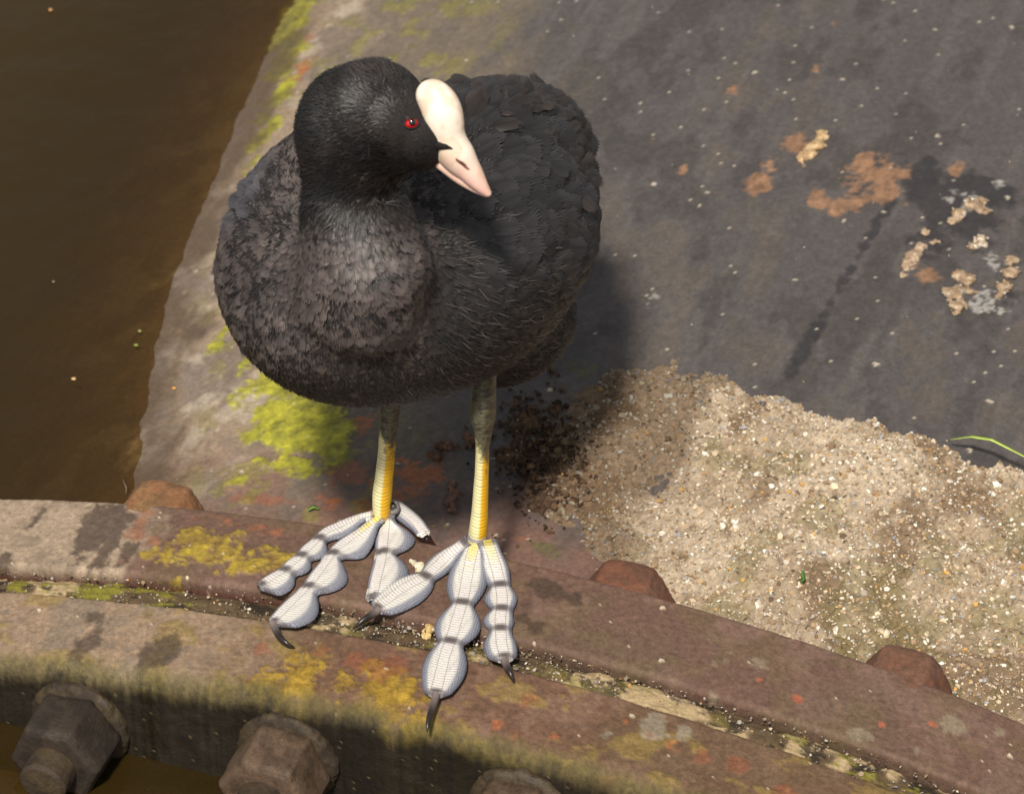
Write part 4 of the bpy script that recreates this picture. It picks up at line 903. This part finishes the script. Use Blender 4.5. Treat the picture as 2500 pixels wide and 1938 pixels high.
    if claw is not None:
        pc = cr(claw, 18); qc = []
        for i, (x, y) in enumerate(pc):
            X, Y = C2(x, y); f_ = i/17; qc.append(hit(X, Y, lambda t, u: crest(u)+.0032-.0030*f_+.0012*math.sin(math.pi*f_)))
        qc = np.array(qc); tgc = nrm(np.gradient(qc, axis=0)); s1 = nrm(np.cross(tgc, Z)); s2 = np.cross(s1, tgc); a = np.linspace(0, 2*math.pi, 12, endpoint=False)
        rr = .0016*(1-np.linspace(0, 1, 18)**1.4)**.75+.00012
        v = qc[:, None]+rr[:, None, None]*(np.cos(a)[None, :, None]*s1[:, None]+np.sin(a)[None, :, None]*s2[:, None]*1.25)
        cc = mixc(np.broadcast_to(lin(120, 108, 104), (18*12, 3)).copy(), lin(38, 32, 30), np.repeat(ss(0, .4, np.linspace(0, 1, 18)), 12))
        mb = MB(); mb.add(v.reshape(-1, 3), gridf(18, 12, True), cc); mb.build('claw', M_claw, B)
# front (image right) foot
toe([(1140, 735), (1110, 850), (1090, 950), (1075, 1030), (1050, 1120), (1020, 1215), (990, 1300), (965, 1400), (945, 1475)],
    [(.03, .43, 88, 88, 1.15), (.38, .685, 106, 92, 1.1), (.63, 1.03, 102, 88, .9)], [.01, .40, .655, .985], .006, 1, .8, [(950, 1460), (925, 1540), (912, 1590), (908, 1632)], 1.1, base_w=50.)
toe([(1100, 755), (1020, 825), (955, 885), (895, 935), (800, 990), (730, 1040), (665, 1082)],
    [(.06, .51, 54, 68, 1.0), (.44, 1.05, 106, 96, .85)], [.02, .475, .97], .006, 2, 0, [(685, 1070), (640, 1100), (600, 1130), (566, 1158)], base_w=40.)
toe([(1180, 760), (1212, 850), (1236, 935), (1250, 1010), (1252, 1065), (1245, 1120), (1245, 1165), (1250, 1240), (1268, 1315)],
    [(.05, .35, 55, 72, 1.0), (.33, .56, 66, 78, 1.0), (.545, .735, 56, 76, 1.), (.715, 1.04, 64, 78, .95)], [.01, .34, .55, .725, .97], .006, 3, .5, [(1262, 1300), (1282, 1345), (1296, 1375), (1308, 1402)], base_w=50.)
# rear (image left) foot: the lobes hang to the right of each toe
toe([(690, 632), (600, 655), (500, 700), (440, 728), (355, 808), (275, 882), (200, 935), (135, 972)],
    [(.05, .48, 74, 36, 1.2), (.42, .66, 92, 36, 1.2), (.60, .82, 90, 36, 1.1), (.76, 1.05, 118, 36, 1.)], [.01, .44, .63, .79, .98], .006, 4, .3, None)
toe([(700, 645), (600, 725), (490, 805), (440, 870), (372, 962), (290, 1045), (195, 1142)],
    [(.0, .40, 132, 36, 1.5), (.35, .70, 142, 36, 1.35), (.64, 1.03, 146, 36, 1.2)], [.0, .36, .655, .985], .006, 5, .9, [(200, 1135), (225, 1185), (262, 1222), (300, 1242)])
toe([(735, 625), (715, 700), (705, 795), (692, 880), (672, 960), (655, 1040)],
    [(.0, .46, 140, 36, 1.3), (.40, .95, 134, 34, 1.)], [.01, .42, .95], .006, 6, .3, None)
toe([(728, 590), (752, 596), (808, 640), (862, 685), (905, 738)], [(.1, 1.05, 44, 44, 1.)], [.02], .012, 7, .4, None)
def leg(cl, depth0, depth1, dark_to, seed, face, *_):
    """cl: (crop x, crop y, half width) top to bottom; the bottom sits on the foot root"""
    cl = np.array(cl, float); N = 150; g = cr(cl, N); s = np.linspace(0, 1, N); pts = []
    bot = hit(*C2(*cl[-1][:2]), lambda t, u: crest(u)+.006); top_y = bot[1]+.004
    for i in range(N):
        X, Y = C2(g[i, 0], g[i, 1]); pts.append(at_y(X, Y, top_y*(1-s[i])+bot[1]*s[i]))
    c = np.array(pts); r = g[:, 2]*MMPX*.95; K = 40; a = np.linspace(0, 2*math.pi, K, endpoint=False)
    ln = np.concatenate([[0], np.cumsum(np.linalg.norm(np.diff(c, axis=0), axis=1))])
    ringb = 1+.02*np.sin(ln/.0021*2*math.pi)
    # a = 0 points to the camera side, measured towards image right
    fx = V(1, 0, 0); fy = V(0, -1, 0); rr = r*ringb
    v = c[:, None]+rr[:, None, None]*(np.sin(a)[None, :, None]*fx+np.cos(a)[None, :, None]*fy*1.25)
    da = ((a-face+math.pi) % (2*math.pi)-math.pi)[None, :]+0*rr[:, None]
    plate = ss(.98, .70, np.abs(da)); sfr = s[:, None]+0*da
    col = np.broadcast_to(lin(222, 184, 14), v.shape).copy()
    col = mixc(col, lin(222, 150, 22), ss(.5, 1.2, da)*ss(2.6, 1.6, da)*.5)
    col = mixc(col, lin(232, 226, 176), plate*.92)
    col = mixc(col, lin(204, 190, 80), ss(.05, .3, dark_to+.25-sfr)*plate*.4)
    k = fbm(a[None]*3+0*rr[:, None], ln[:, None]*700+0*da, 0, seed, 3)
    dk = ss(dark_to+.07, dark_to-.02, sfr+(k-.5)*.12-.10*np.abs(np.sin(da))); col = mixc(col, lin(70, 70, 56), dk*.95); col = mixc(col, lin(34, 33, 28), dk*ss(.45, .6, k)*.8)
    bt = ss(.9, 1.0, sfr); col = mixc(col, lin(150, 146, 140), bt*.7)
    back = ss(2.1, 2.6, np.abs(da)); col = mixc(col, lin(96, 96, 84), back*.8)
    e = np.where(dk > .5, 1., 0)
    uvv = np.stack([ln[:, None]*1000*.84+0*da, np.where(np.abs(da) < .85, 1.3, 1.3)], -1)
    body.add(v.reshape(-1, 3), gridf(N, K, True)[:, ::-1], col.reshape(-1, 3), uvv.reshape(-1, 2), m=1, e=e.ravel())
leg([(735, -20, 60), (735, 60, 60), (735, 130, 52), (733, 200, 47), (728, 260, 43), (722, 350, 43), (712, 450, 45), (703, 530, 48), (700, 600, 46), (702, 640, 40)], 0, 0, .385, 11, -.95)
leg([(1175, -50, 56), (1172, 20, 56), (1168, 90, 60), (1164, 170, 63), (1166, 240, 46), (1163, 320, 35), (1160, 420, 34), (1155, 520, 37), (1150, 620, 41), (1143, 700, 46), (1138, 745, 48)], 0, 0, .43, 12, -.80)
# knuckles where the toes meet
for (x, y, r, lf) in ((700, 640, 46, .006), (740, 600, 44, .008), (1138, 748, 50, .007)):
    q = hit(*C2(x, y), lambda t, u: crest(u)+lf); th = np.linspace(0, math.pi, 14); ph = np.linspace(0, 2*math.pi, 24, endpoint=False); T, F_ = np.meshgrid(th, ph, indexing='ij')
    v = q+r*MMPX*np.stack([np.sin(T)*np.cos(F_), np.sin(T)*np.sin(F_)*1.1, np.cos(T)*.8], -1); body.add(v.reshape(-1, 3), gridf(14, 24, True)[:, ::-1], lin(150, 144, 142), np.stack([T*4, F_*5], -1).reshape(-1, 2), m=1, e=.8)
body.build('body', [M_skin, M_foot], B)
